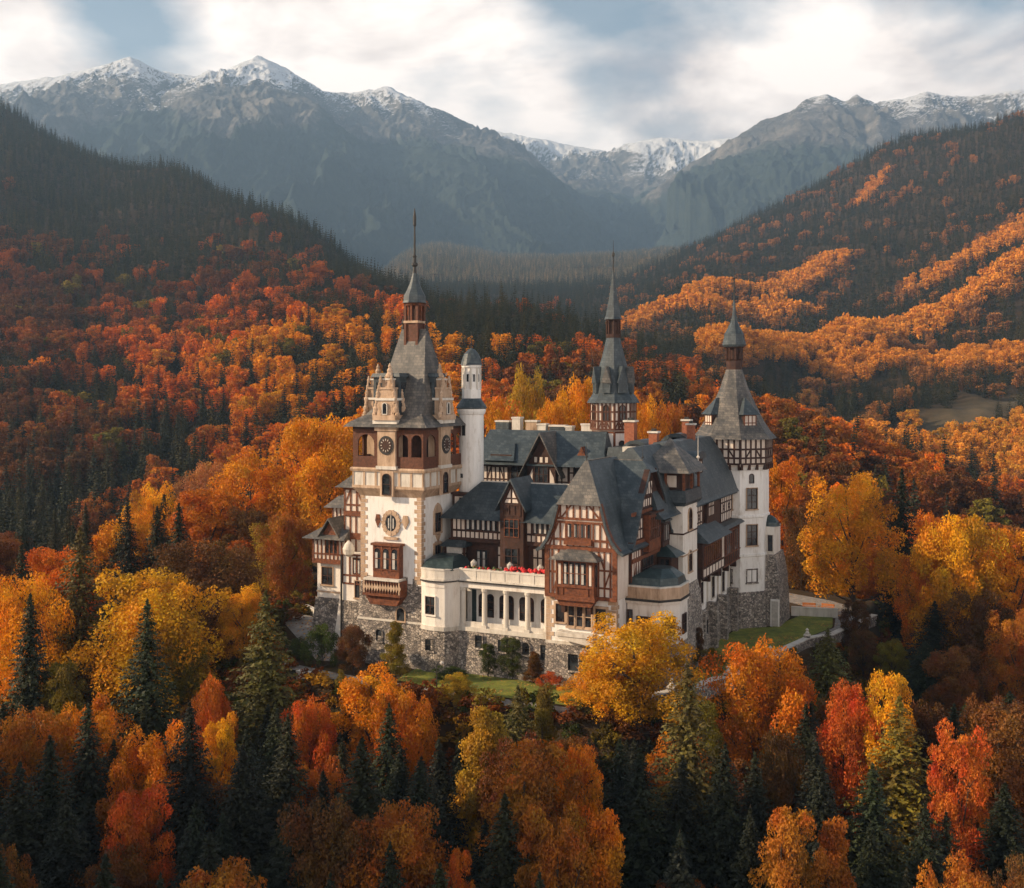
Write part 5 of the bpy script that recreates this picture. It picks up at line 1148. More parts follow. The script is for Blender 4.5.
# ------------------------------------------------------------------ timber house above the terrace
def upper_house():
    b = MB(); b.box(-29.2, -9.5, 7.2, 15.5, 13.7, 22.1, 'wood_d'); b.box(-28.9, -9.5, 6.3, 7.3, 18.6, 22.1, 'wood_d')
    fr = front(6.3); lo = front(7.2)
    fr.box(b, -29.2, -9.8, 18.3, 18.7, -0.3, 0.2, 'wood_d')
    body = b.build('timber_house', castle)
    for a_, c_, zz_, nn in ((-28.6, -20.2, [18.8, 19.9], 11), (-16.2, -10.0, [18.8, 19.9], 8), (-28.6, -26.4, [20.0, 22.0], 3), (-20.9, -20.2, [20.0, 22.0], 1), (-16.2, -15.4, [20.0, 22.0], 1)):
        t = MB(); timber(t, fr, a_, c_, zz_, nn, 'wood_d', 0.21, infill='infill'); t.build('timber_framing', body)
    for a_, c_, zz_, nn in ((-28.6, -26.6, [14.2, 16.3, 17.6], 2), (-21.4, -19.6, [14.2, 16.4, 17.8], 2), (-15.6, -14.0, [14.2, 16.4, 17.8], 2), (-11.6, -10.8, [14.2, 16.4, 17.8], 1)):
        t = MB(); timber(t, lo, a_, c_, zz_, nn, 'wood_d', 0.22, infill='infill'); t.build('timber_framing', body)
    for x, w, n in ((-23.65, 5.2, 6), (-12.7, 4.9, 6)): window(fr, x, 20.1, w, 1.75, body, n, 1, False, 'wood_d', None, True)
    for x, w in ((-24.0, 1.8), (-18.0, 2.2), (-12.7, 1.4)): window(lo, x, 14.3, w, 2.7, body, 2, 2, False, 'wood_d', None, x < -20)
    # balcony canopy at the left end and the lean-to roof over the ground storey
    c = MB(); c.rects([(-30.0, -25.6, 4.4, 7.3, 17.6), (-29.4, -26.2, 6.2, 7.3, 18.5)], 'slate'); c.box(-29.4, -29.1, 4.9, 5.2, 13.8, 17.6, 'wood_d'); c.box(-26.1, -25.8, 4.9, 5.2, 13.8, 17.6, 'wood_d')
    c.box(-28.9, -26.3, 4.95, 5.05, 16.6, 17.5, 'curtain'); c.build('porch', body)
    r_ = MB(); r_.rects([(-30.4, -8.0, 5.2, 17.5, 21.75), (-30.1, -8.0, 5.7, 17.0, 22.15), (-28.4, -8.0, 7.6, 15.0, 24.2), (-26.0, -8.0, 10.9, 11.3, 27.0)], 'slate'); r_.box(-26.0, -8.0, 10.9, 11.3, 26.95, 27.15, 'pale')
    r_.build('roof', body)
    # gabled dormer running up from a dark oriel
    d = MB(); d.box(-20.1, -16.3, 5.3, 12, 15.0, 24.4, 'wood_d'); f = front(5.3)
    f.poly(d, [(-20.1, 24.4), (-16.3, 24.4), (-18.2, 27.9)], -6, 0, 'wood_d')
    timber(d, f, -19.6, -16.8, [22.7, 24.3], 3, 'wood_d', 0.2); f.poly(d, [(-19.3, 24.6), (-18.35, 24.6), (-18.35, 26.6)], 0, 0.06, 'infill'); f.poly(d, [(-18.05, 24.6), (-17.1, 24.6), (-18.05, 26.6)], 0, 0.06, 'infill')
    f.box(d, -19.3, -17.1, 25.15, 25.35, 0.05, 0.12, 'wood_d')
    for q in (-1, 1):
        x0, x1 = -18.2+q*2.5, -18.2; lo_, hi = (23.6, 28.2); pts = [(x0, lo_), (x0-q*0.0, lo_-0.28), (x1, hi-0.35), (x1, hi)]
        d.add([(x0, 4.7, lo_), (x1, 4.7, hi), (x1, 12.0, hi), (x0, 12.0, lo_), (x0, 4.7, lo_-0.3), (x1, 4.7, hi-0.35), (x1, 12.0, hi-0.35), (x0, 12.0, lo_-0.3)], [(0, 1, 2, 3), (4, 5, 6, 7), (0, 1, 5, 4), (1, 2, 6, 5), (2, 3, 7, 6), (3, 0, 4, 7)], 'slate')
    d.build('gabled_dormer', body); window(f, -18.2, 19.6, 2.2, 2.5, body, 3, 2, False, 'wood', None); window(f, -18.2, 15.6, 2.0, 2.2, body, 2, 2, False, 'wood_d', None)
    # small boxed dormer against the stair tower
    e = MB(); e.box(-30.2, -27.6, 9.3, 12, 21.5, 25.0, 'wood_d'); e.box(-30.4, -27.4, 9.1, 12, 25.0, 25.3, 'wood_d'); front(9.3).box(e, -29.8, -28.0, 22.7, 24.7, 0, 0.06, 'infill'); front(9.3).box(e, -29.0, -28.4, 22.9, 24.6, 0.06, 0.09, 'glass'); e.build('dormer', body)
upper_house()
# ------------------------------------------------------------------ gabled house on the front corner
def gabled_house():
    X0, X1, Y0 = -10.3, 0.0, 0.0; cx = -5.1
    b = MB(); b.rects([(X0-0.5, X1+0.5, Y0-0.5, 12, -5), (X0-0.1, X1+0.12, Y0-0.1, 12, 5.9)], 'stone'); b.box(X0, X1, Y0, 20, 5.9, 12.6, 'plaster_w'); b.box(X0-0.12, X1+0.14, Y0-0.14, 14, 5.9, 6.3, 'pale')
    quoins(b, X1, Y0, -1, 1, 6.3, 12.4); quoins(b, X0, Y0, 1, 1, 6.3, 12.4)
    b.box(X0-0.0, X1+0.3, Y0-0.35, 20, 12.6, 19.6, 'infill')
    body = b.build('gabled_house', castle)
    fr = front(Y0-0.35); gp = [(5.75, 19.3), (4.75, 20.4), (3.9, 22.2), (3.3, 24.2), (2.9, 25.7)]     # outline of the gable: half width by height
    g = MB(); fr.poly(g, ([(cx-w, z) for w, z in gp]+[(cx+w, z) for w, z in reversed(gp)])[::-1], -1.5, 0.02, 'infill'); g.build('gable_wall', body)
    # timbers
    t = MB(); A, Z = X0+0.1, X1+0.2
    timber(t, fr, A, -8.3, [12.75, 16.0, 19.3], 2, 'wood', 0.30, brace=[(1, 0, '/')]); timber(t, fr, -2.4, Z, [12.75, 14.2, 16.6, 19.3], 3, 'wood', 0.26, brace=[(1, 1, '/'), (0, 2, '\\')])
    for z, w in ((12.75, 0.5), (19.45, 0.55)): fr.box(t, A-0.1, Z+0.1, z-w/2, z+w/2, 0.04, 0.30, 'wood')
    for s in (A+0.2, Z-0.2): fr.box(t, s-0.35, s+0.35, 12.7, 19.4, 0.04, 0.26, 'wood')
    for z, w in ((20.6, 4.4), (23.0, 3.65), (23.5, 3.5), (25.5, 2.9)): fr.box(t, cx-w, cx+w, z-0.16, z+0.16, 0.03, 0.18, 'wood')
    for k in range(-4, 5):
        s = cx+k*0.98; w = abs(s-cx); zt = 22.9 if w < 3.5 else (21.4 if w < 4.2 else 20.4); fr.box(t, s-0.13, s+0.13, 19.6, zt, 0.03, 0.14, 'wood')
        if abs(k) <= 3: fr.box(t, s-0.12, s+0.12, 23.5, 25.4, 0.03, 0.14, 'wood')
    for q in (-1, 1):
        fr.beam(t, cx+q*4.6, 19.7, cx+q*3.3, 22.9, 0.26, 0.03, 0.13, 'wood'); fr.beam(t, cx+q*2.9, 23.5, cx+q*1.3, 25.4, 0.22, 0.03, 0.13, 'wood')
        for (w0, z0), (w1, z1) in zip(gp[:-1], gp[1:]): fr.beam(t, cx+q*(w0+0.1), z0, cx+q*(w1+0.1), z1, 0.5, -0.1, 0.5, 'wood')       # curved barge boards
    t.build('timber_framing', body)
    window(fr, cx-0.3, 20.9, 3.6, 1.9, body, 4, 1, False, 'wood', None, True, o=0.06)
    bb = MB(); fr.box(bb, cx-2.3, cx+1.8, 19.9, 20.7, 0.05, 0.55, 'wood'); bb.build('balcony', body)
    # oriel with its own small roof
    o = MB(); a, c = -8.2, -2.6; fr.box(o, a, c, 13.0, 18.0, 0.0, 1.3, 'wood'); fr.box(o, a-0.15, c+0.15, 12.4, 13.1, 0, 1.45, 'wood'); fr.poly(o, [(a+0.5, 11.6), (c-0.5, 11.6), (c, 12.4), (a, 12.4)], 0, 1.1, 'wood')
    for s in (a+0.9, c-0.9): fr.poly(o, [(s-0.25, 10.6), (s+0.25, 10.6), (s+0.3, 11.6), (s-0.3, 11.6)], 0, 0.9, 'wood_d')
    for s in (a+0.12, a+0.95, c-0.95, c-0.12): fr.box(o, s-0.14, s+0.14, 13.1, 17.9, 1.3, 1.42, 'wood')
    for s in (a+0.55, c-0.55): fr.box(o, s-0.18, s+0.18, 14.6, 17.4, 1.3, 1.34, 'infill')
    fr.box(o, a, c, 14.2, 14.5, 1.3, 1.5, 'wood'); right(c).box(o, 0.35-1.55+Y0, 0.05+Y0-0.55, 14.4, 17.4, 0.0, 0.05, 'glass')
    orl = o.build('oriel', body); window(fr, (a+c)/2, 14.6, 3.4, 3.1, body, 4, 2, False, 'wood', None, True, o=1.3)
    ro = MB(); y = Y0-0.35; ro.rects([(a-0.9, c+0.9, y-2.3, y+0.05, 18.0), (a-0.5, c+0.5, y-1.8, y+0.05, 18.3), (a+0.5, c-0.5, y-1.0, y+0.05, 19.0), (a+1.4, c-1.4, y-0.4, y+0.05, 19.3)], 'slate_lit'); ro.build('oriel_roof', body)
    # lower storeys
    f0 = front(Y0)
    window(f0, -8.2, 9.1, 1.1, 2.3, body, 1, 1, False, 'wood_d', 'trim', sw=0.3)
    for k in range(3): window(f0, -6.55+k*1.25, 8.6, 0.85, 2.7, body, 1, 2, False, 'trim', 'trim', sw=0.16)
    window(f0, -2.2, 8.4, 1.3, 2.8, body, 1, 1, False, 'wood_d', 'trim', sw=0.34)
    lg = MB(); f0.poly(lg, [(-8.4, 7.6), (-8.0, 6.9), (-3.2, 6.2), (-2.9, 6.2), (-2.9, 7.4), (-8.2, 8.0)][::-1], 0, 1.2, 'pale'); f0.box(lg, -8.4, -2.9, 7.3, 7.8, 0, 1.35, 'pale'); lg.build('window_ledge', body)
    window(front(Y0-0.35), -6.1, 2.6, 1.3, 2.1, body, 1, 1, False, 'iron', 'stone', sw=0.15, o=0.08)
    # main roof: steep, flaring, clipped end to the front
    r_ = MB(); ft = Y0-1.1
    lv = [(cx-6.5, cx+6.6, 19.1), (cx-5.8, cx+5.9, 19.5), (cx-4.9, cx+4.9, 20.7), (cx-4.1, cx+4.1, 22.5), (cx-3.3, cx+3.3, 25.5)]
    r_.shell(lv, ft, 14.0, 'slate'); r_.rects([(cx-3.3, cx+3.3, ft, 14.0, 25.5), (cx-0.25, cx+0.25, ft+3.1, 14.0, 31.3)], 'slate')
    # clipped hip facing the front, lighter with sun put into its colour
    r_.add([(cx-3.34, ft-0.03, 25.45), (cx+3.34, ft-0.03, 25.45), (cx+0.27, ft+3.05, 31.35), (cx-0.27, ft+3.05, 31.35), (cx-3.3, ft+0.2, 25.45), (cx+3.3, ft+0.2, 25.45)], [(0, 1, 2, 3), (0, 1, 5, 4)], 'slate_lit')
    r_.box(cx-0.18, cx+0.18, ft+3.1, 12, 31.2, 31.45, 'slate_lit'); finial(r_, cx, ft+3.2, 31.3, 2.6, 'iron', 0.12)
    r_.build('roof', body)
gabled_house()

# ------------------------------------------------------------------ cross wing behind it, its gable to the right
def cross_wing():
    cy_ = 12.4; X1 = 0.6; b = MB(); b.box(-9.5, X1-0.1, 4.3, 21, 5.9, 20.4, 'wood_d'); b.rects([(-9, X1+0.2, 3.9, 21, -5), (-9, X1, 4.2, 21, 5.9)], 'stone')
    body = b.build('cross_wing', castle); fr = right(X1)
    gp = [(9.0, 19.6), (7.6, 20.9), (5.9, 23.6), (4.2, 26.6), (1.4, 29.6)]
    g = MB(); fr.poly(g, [(cy_-w, z) for w, z in gp]+[(cy_+w, z) for w, z in reversed(gp)], -1.4, 0.0, 'wood_d'); fr.box(g, 4.5, 20.5, 12.6, 19.6, -0.8, 0, 'wood_d')
    g.build('gable_wall', body)
    t = MB()
    timber(t, fr, 4.6, 8.6, [12.8, 14.4, 17.0, 19.4], 4, 'wood', 0.24, infill='infill', brace=[(1, 1, '/')]); timber(t, fr, 17.2, 20.3, [12.8, 14.4, 16.6], 3, 'wood', 0.24, infill='infill')
    timber(t, fr, 6.3, 9.4, [20.0, 21.4, 23.0], 3, 'wood_d', 0.24, infill='infill'); timber(t, fr, 16.4, 20.2, [18.0, 19.6, 22.2], 4, 'wood_d', 0.24, infill='infill')
    timber(t, fr, 9.6, 15.6, [24.3, 25.6], 6, 'wood_d', 0.24, infill='infill'); timber(t, fr, 10.9, 14.0, [26.0, 28.0], 3, 'wood_d', 0.24, infill='infill', brace=[(0, 0, '/'), (2, 0, '\\')])
    for z in (12.7, 17.3, 19.7, 23.8): fr.box(t, 4.5, 20.6 if z < 20 else 17.5, z-0.25, z+0.25, 0.02, 0.28, 'wood')
    for q in (-1, 1):
        for (w0, z0), (w1, z1) in zip(gp[:-1], gp[1:]): fr.beam(t, cy_+q*w0, z0, cy_+q*w1, z1, 0.5, -0.1, 0.7, 'wood_d')
    t.build('timber_framing', body)
    o = MB(); fr.box(o, 10.0, 15.4, 17.9, 23.3, 0, 0.9, 'wood'); fr.box(o, 9.6, 15.8, 23.3, 23.6, 0, 1.3, 'wood_d'); fr.box(o, 16.4, 19.5, 17.8, 21.5, 0, 1.0, 'wood_d'); fr.box(o, 16.2, 19.7, 21.5, 21.8, 0, 1.4, 'slate'); o.build('oriel', body)
    window(fr, 12.7, 19.6, 4.6, 3.2, body, 5, 2, False, 'wood', None, False, o=0.9); window(fr, 11.9, 14.0, 5.0, 3.0, body, 4, 2, False, 'wood_d', None)
    window(fr, 17.95, 18.6, 2.4, 2.6, body, 3, 1, False, 'wood_d', None, True, o=1.0)
    # hipped hood over the side entrance balcony
    h = MB(); fr.box(h, 16.6, 20.2, 12.8, 16.4, 0, 2.2, 'wood_d'); h.rects([(X1, X1+3.2, 16.0, 20.8, 16.4), (X1, X1+2.4, 16.8, 20.0, 17.0), (X1, X1+0.5, 18.1, 18.7, 18.2)], 'copper'); h.build('hooded_bay', body)
    window(Fr(X1, 16.6, 1, 0), 1.2, 13.2, 1.4, 2.8, body, 2, 2, False, 'wood_d', None)
    r_ = MB()
    e = X1+0.9
    lv = [(9.9, 19.4), (8.9, 20.0), (7.0, 22.6), (5.2, 25.8), (2.0, 29.3), (0.25, 30.9)]
    r_.shell([(cy_-w, cy_+w, z) for w, z in lv[:5]], -9.5, e, 'slate', axis='x'); r_.rects([(-9.0, e, cy_-2.0, cy_+2.0, 29.3), (-8.0, e-1.7, cy_-0.25, cy_+0.25, 30.9)], 'slate')
    r_.box(-7, e-1.8, cy_-0.2, cy_+0.2, 30.8, 31.05, 'slate_lit'); finial(r_, e-1.8, cy_, 30.8, 2.2, 'iron', 0.11)
    r_.build('roof', body)
    # the main ridge further back
    k = MB(); cx = -4.0; k.rects([(cx-8.0, cx+6.8, 13, 60, 22.3), (cx-7.0, cx+6.0, 13, 60, 23.0), (cx-5, cx+4.6, 14, 60, 26.2), (cx-3.6, cx+3.4, 16.8, 60, 29.2), (cx-0.4, cx+0.4, 17.6, 60, 32.4)], 'slate'); k.build('long_roof', body)
cross_wing()

# ------------------------------------------------------------------ garden pavilion and white side turret
def side_pavilion():
    pa = [(0.1, 4.2), (4.9, 4.2), (7.0, 6.6), (7.0, 10.6), (5.4, 12.6), (0.1, 12.6)]
    def g(q): cx = sum(p[0] for p in pa)/6; cy = sum(p[1] for p in pa)/6; return [((p[0]-cx)*q+cx, (p[1]-cy)*q+cy) for p in pa]
    b = MB(); ring = lambda q, z: [(x, y, z) for x, y in g(q)]
    b.hexa(ring(1.02, -5), ring(1.0, 6.0), 'stone'); b.hexa(ring(0.99, 6.0), ring(0.99, 11.6), 'plaster'); b.hexa(ring(1.05, 11.6), ring(1.08, 12.0), 'plaster'); b.hexa(ring(1.11, 12.0), ring(1.11, 12.3), 'iron')
    b.hexa(ring(1.05, 12.3), ring(1.05, 13.9), 'trim'); b.hexa(ring(1.07, 13.9), ring(1.07, 14.1), 'pale')
    body = b.build('garden_pavilion', castle)
    r_ = MB(); r_.hexa(ring(0.95, 14.1), ring(0.86, 15.1), 'copper'); r_.hexa(ring(0.86, 15.1), ring(0.4, 16.2), 'copper'); r_.build('roof', body)
    window(front(4.2), 2.6, 7.6, 1.9, 2.2, body, 2, 2, False, 'wood_d', None, o=0.06); window(Fr(4.9, 4.2, 2.1, 2.4), 1.6, 7.4, 1.4, 2.4, body, 1, 2, False, 'wood_d', None, o=0.06); window(right(7.0), 8.6, 7.2, 1.6, 2.6, body, 2, 2, False, 'wood_d', None, o=0.06)
    window(front(4.2), 0.6, 7.2, 0.5, 3.4, body, 1, 1, False, 'wood_d', None, o=0.06)
side_pavilion()
def side_turret():
    X0, X1, Y0, Y1 = 0.2, 3.0, 22.0, 30.0; b = MB()
    b.rects([(X0, X1+1.6, Y0-1.0, Y1+0.8, -6), (X0, X1+0.5, Y0-0.3, Y1+0.3, 9.0), (X0, X1+0.12, Y0-0.05, Y1, 11.0)], 'stone'); b.box(X0-4, X1, Y0, Y1, 11.0, 23.6, 'plaster'); b.box(X0, X1+0.15, Y0-0.15, Y1+0.1, 15.6, 15.8, 'trim'); b.box(X0, X1+0.15, Y0-0.15, Y1+0.1, 19.0, 19.2, 'wood_d')
    body = b.build('side_turret', castle)
    p = MB(); p.rects([(X0-4, X1+0.3, Y0-0.3, Y1+0.3, 23.4), (X0-4, X1+0.7, Y0-0.7, Y1+0.6, 24.0), (X0-4, X1+0.5, Y0-0.5, Y1+0.5, 25.8)], 'slate')
    p.box(-2.2, X1-0.3, Y0+0.6, Y1-0.6, 25.6, 28.6, 'wood_d'); p.box(0.2, 1.8, Y0+0.55, Y0+0.62, 26.2, 28.0, 'infill')
    for x, y in ((X1+0.2, Y0-0.2), (X1+0.2, 26), (X1+0.2, Y1+0.1), (0.3, Y0-0.2)): p.box(x-0.18, x+0.18, y-0.18, y+0.18, 25.6, 28.9, 'wood')
    p.box(-3, X1+0.4, Y0-0.4, Y1+0.3, 28.5, 28.9, 'wood_d'); p.build('balcony', body)
    r_ = MB(); r_.rects([(-4.3, X1+1.4, Y0-1.4, Y1+1.2, 28.5), (-3.9, X1+0.9, Y0-0.9, Y1+0.8, 29.2), (-1.0, 0.6, 25.2, 26.6, 32.6), (-0.3, -0.1, 25.8, 26.0, 33.6)], 'slate_lit'); finial(r_, -0.2, 25.9, 33.4, 1.8, 'iron', 0.1); finial(r_, X1, Y1+0.6, 29.2, 4.6, 'pale', 0.14); r_.build('roof', body)
    for z in (13.0, 19.6): window(right(X1), 25.7, z, 1.7, 3.0, body, 2, 2, True, 'wood_d', 'trim', sw=0.15)
side_turret()

# ------------------------------------------------------------------ long side wing
def side_wing():
    b = MB(); X = 1.5
    b.rects([(-9, X+1.3, 30, 60, -8), (-9, X+0.3, 30, 60, 4.2)], 'stone'); b.box(-9, X, 30, 60, 4.2, 23.2, 'plaster_w'); b.box(-9, X+0.1, 30, 60, 17.3, 23.2, 'wood_d')
    body = b.build('side_wing', castle); fr = right(X)
    for s in (34.0, 41.6, 48.6, 56.0):
        q = MB(); fr.poly(q, [(s-0.7, -8), (s+0.7, -8), (s+0.5, 5.2), (s-0.5, 5.2)], 0.2, 1.9, 'stone'); fr.box(q, s-0.18, s+0.18, 5.2, 11.0, 0, 0.25, 'pale'); q.build('buttress', body)
    for s, z, h in ((37.8, 5.6, 3.4), (45.2, 5.4, 3.4), (52.2, 5.2, 3.4), (58, 5.2, 3.2)): window(fr, s, z, 1.7, h, body, 2, 2, False, 'wood_d', 'pale', sw=0.14)
    for s, z in ((38.0, 0.6), (45.0, 1.4), (52.0, 1.4)): window(fr, s, z, 1.3, 2.2, body, 1, 1, False, 'iron', 'stone', o=0.85)
    # two enclosed timber galleries hanging on the wall
    for i, (a, c, z0, z1, d) in enumerate(((31.6, 45.2, 10.6, 16.6, 2.0), (46.2, 58.6, 10.2, 17.0, 1.7))):
        g = MB(); fr.box(g, a, c, z0, z1, 0, d, 'wood_d'); fo = right(X+d)
        if i == 0:
            timber(g, fo, a, c, [z0+0.2, z0+1.7], 7, 'wood_d', 0.24, infill='infill'); fo.box(g, c-1.2, c, z0+1.9, z1-0.6, 0.0, 0.06, 'infill')
            g.rects([(X, X+d+1.3, a-1.0, c+1.0, z1), (X, X+d+0.9, a-0.7, c+0.7, z1+0.35), (X, X+0.4, a+0.5, c-0.5, z1+2.2)], 'slate')
        else: timber(g, fo, a, c, [z0+0.2, z0+2.0, z1-0.3], 8, 'wood', 0.22); g.rects([(X, X+d+0.8, a-0.4, c+0.4, z1), (X, X+d+0.2, a, c, z1+0.5)], 'slate')
        for s in (a+0.8, (a+c)/2, c-0.8): fo.poly(g, [(s-0.3, z0-1.4), (s+0.3, z0-1.4), (s+0.4, z0), (s-0.4, z0)], -d, -0.6, 'wood_d')
        gg = g.build('timber_gallery', body)
        window(fo, (a+c)/2-0.5, z0+2.1, (c-a)*0.78, z1-z0-3.0, body, 8, 1, False, 'wood', None)
    t = MB(); timber(t, right(X+0.1), 30.3, 38.0, [17.6, 19.2, 21.0, 23.0], 6, 'wood_d', 0.26, infill='infill', brace=[(1, 1, 'x'), (4, 1, 'x')]); t.build('timber_framing', body); t = MB(); timber(t, right(X+0.1), 50.5, 59.5, [17.6, 19.2, 21.0, 23.0], 7, 'wood_d', 0.26, infill='infill', brace=[(1, 1, 'x'), (4, 1, 'x')]); t.build('timber_framing', body)
    # broad dormer
    d = MB(); d.box(-2, X+0.6, 39.5, 46.5, 17.6, 23.6, 'wood_d'); f2 = right(X+0.6); timber(d, f2, 40.2, 43.8, [19.8, 21.4, 22.8], 4, 'wood_d', 0.24, infill='infill'); d.build('wall_dormer', body)
    r_ = MB(); r_.rects([(-9.5, X+1.6, 29.5, 60.5, 22.6), (-9, X+1.2, 29.8, 60.2, 23.2), (-8, X+0.2, 30, 60, 26.0), (-6, X-1.6, 30.5, 60, 29.8), (-4.6, X-3.6, 31, 60, 32.6)], 'slate'); r_.build('roof', body)
    e = MB(); e.box(-3.2, X-0.4, 36.0, 40.5, 26.2, 29.8, 'wood_d'); f3 = right(X-0.4); timber(e, f3, 36.4, 39.8, [27.3, 29.3], 4, 'wood_d', 0.22, infill='infill')
    pr = [(-0.0+3.0*math.cos(math.pi*k/8)*0.95, 29.7+1.3*math.sin(math.pi*k/8)) for k in range(9)]; f3.poly(e, [(38.25+a, z) for a, z in pr], -5, 0.5, 'slate'); e.build('dormer', body)
    for y, x, rr in ((33.0, -8.5, 2.6), (48.0, -6.0, 3.2)):
        a = MB(); fa = front(y); a_ = [(x+rr*math.cos(math.pi*k/10), 30.2+rr*math.sin(math.pi*k/10)) for k in range(11)]; fa.poly(a, a_, -7, 0, 'slate'); fa.poly(a, [(x+(q-x)*0.78, 30.2+(z-30.2)*0.78) for q, z in a_], 0, 0.06, 'glass'); a.build('barrel_dormer', body)
    fl = MB(); fl.rects([(-13, -4.6, 31, 52, 29.0), (-12.6, -5.0, 31.5, 51.5, 31.6)], 'slate'); fl.box(-9.6, -3.8, 30.0, 32.0, 31.0, 31.8, 'pale'); fl.build('flat_roof', body)
    for x, y, z0, z1, w in ((-9.5, 34, 28, 35.8, 0.85), (-5.6, 34.5, 30, 34.0, 0.7), (-2.5, 46, 30, 35.0, 0.6), (-5, 52, 30, 35.5, 0.7)):
        c = MB(); c.box(x-w, x+w, y-w, y+w, z0, z1, 'brick'); c.box(x-w-0.2, x+w+0.2, y-w-0.2, y+w+0.2, z1, z1+0.3, 'pale'); c.box(x-w*0.5, x+w*0.5, y-w*0.5, y+w*0.5, z1+0.3, z1+0.7, 'iron'); c.build('chimney', body)
side_wing()

# ------------------------------------------------------------------ octagonal corner tower
def corner_tower():
    x, y = 0.7, 64.3; rt = math.pi/8; b = MB()
    b.lathe(x, y, [(7.3, -8), (6.85, 4.0)], 'stone', 8, rt); b.lathe(x, y, [(6.6, 4.0), (6.6, 10.4), (6.8, 10.5), (6.8, 10.9), (6.55, 11.0), (6.5, 17.5), (6.7, 17.6), (6.7, 17.95), (6.5, 18.1), (6.5, 26.2), (6.9, 26.9)], 'plaster_w', 8, rt)
    body = b.build('corner_tower', castle)
    def face(k, r): t = k*math.pi/4; d = r*math.cos(math.pi/8); return Fr(x+d*math.cos(t), y+d*math.sin(t), -math.sin(t), math.cos(t))
    t = MB(); t.lathe(x, y, [(6.9, 26.9), (7.1, 27.4), (7.1, 32.4)], 'infill', 8, rt)
    for k in range(8):
        f = face(k, 7.1); L = 7.1*math.sin(math.pi/8); timber(t, f, -L+0.05, L-0.05, [27.5, 28.6, 30.2, 32.3], 5, 'wood_d', 0.34, brace=[(1, 1, '/'), (3, 1, '\\')])
        for q in (-0.9, -0.3, 0.3, 0.9): f.box(t, q*L-0.18, q*L+0.18, 26.4, 27.4, -0.6, 0.25, 'wood_d')
    t.build('timber_storey', body)
    for k in (6, 5, 7):
        f = face(k, 6.55)
        for z, h in ((19.3, 3.6), (12.6, 3.6), (5.8, 2.2)): window(f, 0, z, 2.0, h, body, 2, 3 if h > 3 else 1, False, 'wood_d', 'trim' if z > 6 else 'stone', sw=0.12)
    for k in (7, 5): window(face(k, 6.5), 0, 24.0, 0.8, 1.6, body, 1, 1, True, 'wood_d', None)
    r_ = MB(); pr = [(8.0, 32.0), (7.8, 32.3), (6.9, 33.2), (5.6, 35.2), (4.0, 38.4), (2.6, 41.6), (1.5, 45.0)]; r_.lathe(x, y, pr, 'slate_lit', 8, rt); r_.build('roof', body)
    for k in (5, 7, 6):
        if k == 6: continue
        t_ = k*math.pi/4; d = 4.9; f = Fr(x+d*math.cos(t_), y+d*math.sin(t_), -math.sin(t_), math.cos(t_)); m = MB(); f.box(m, -1.3, 1.3, 33.8, 36.6, -3, 0.6, 'wood_d'); timber(m, Fr(x+(d+0.6)*math.cos(t_), y+(d+0.6)*math.sin(t_), -math.sin(t_), math.cos(t_)), -1.2, 1.2, [34.0, 35.0, 36.4], 3, 'wood', 0.18, infill='infill')
        m.hexa([f.p(-1.8, 1.2, 36.5), f.p(1.8, 1.2, 36.5), f.p(1.8, -3, 36.5), f.p(-1.8, -3, 36.5)], [f.p(-0.1, -1.0, 39.6), f.p(0.1, -1.0, 39.6), f.p(0.1, -3, 39.6), f.p(-0.1, -3, 39.6)], 'slate'); m.build('dormer', body)
    l = MB(); l.lathe(x, y, [(1.55, 43.5), (1.5, 46.6), (1.7, 46.8)], 'wood_d', 8, rt); l.lathe(x, y, [(0.8, 46.6), (0.8, 49.2)], 'wood_d', 8, rt)
    for k in range(8): t_ = k*math.pi/4+rt; l.lathe(x+1.45*math.cos(t_), y+1.45*math.sin(t_), [(0.2, 46.7), (0.2, 49.2)], 'wood_d', 6)
    l.lathe(x, y, [(1.7, 49.0), (1.75, 49.4)], 'wood_d', 8, rt); l.build('lantern', body)
    s = MB(); s.lathe(x, y, [(2.1, 49.2), (2.25, 49.6), (1.95, 50.8), (1.85, 51.6), (1.2, 52.8), (0.6, 54.0), (0.3, 55.8), (0.2, 58)], 'slate', 8, rt); s.lathe(x, y, [(0.2, 57.8), (0.13, 62.0), (0.25, 62.2), (0.1, 62.5), (0.03, 64.2)], 'iron', 6); s.build('spire', body)
corner_tower()
def stone_annex():
    b = MB(); b.rects([(6.2, 10.0, 62.5, 72, -8), (6.2, 9.2, 63, 72, 6), (6.2, 8.6, 63.5, 71, 10.5)], 'stone'); b.box(6.0, 8.3, 63.8, 69.6, 10.4, 15.6, 'plaster'); body = b.build('stone_annex', castle)
    r_ = MB(); r_.lathe(7.1, 66.0, [(1.9, 15.6), (1.7, 16.3), (1.0, 17.1), (0.2, 17.6)], 'copper', 12); r_.build('dome', body)
    window(front(63.8), 7.6, 11.2, 0.7, 2.8, body, 1, 2, False, 'wood_d', 'pale', sw=0.10)
    d = MB(); front(62.9).box(d, 7.9, 9.5, -3.2, 2.4, 0, 0.5, 'plaster_w'); front(62.9).box(d, 8.1, 9.3, -3.2, 2.1, 0.5, 0.55, 'curtain'); d.build('door', body)
stone_annex()

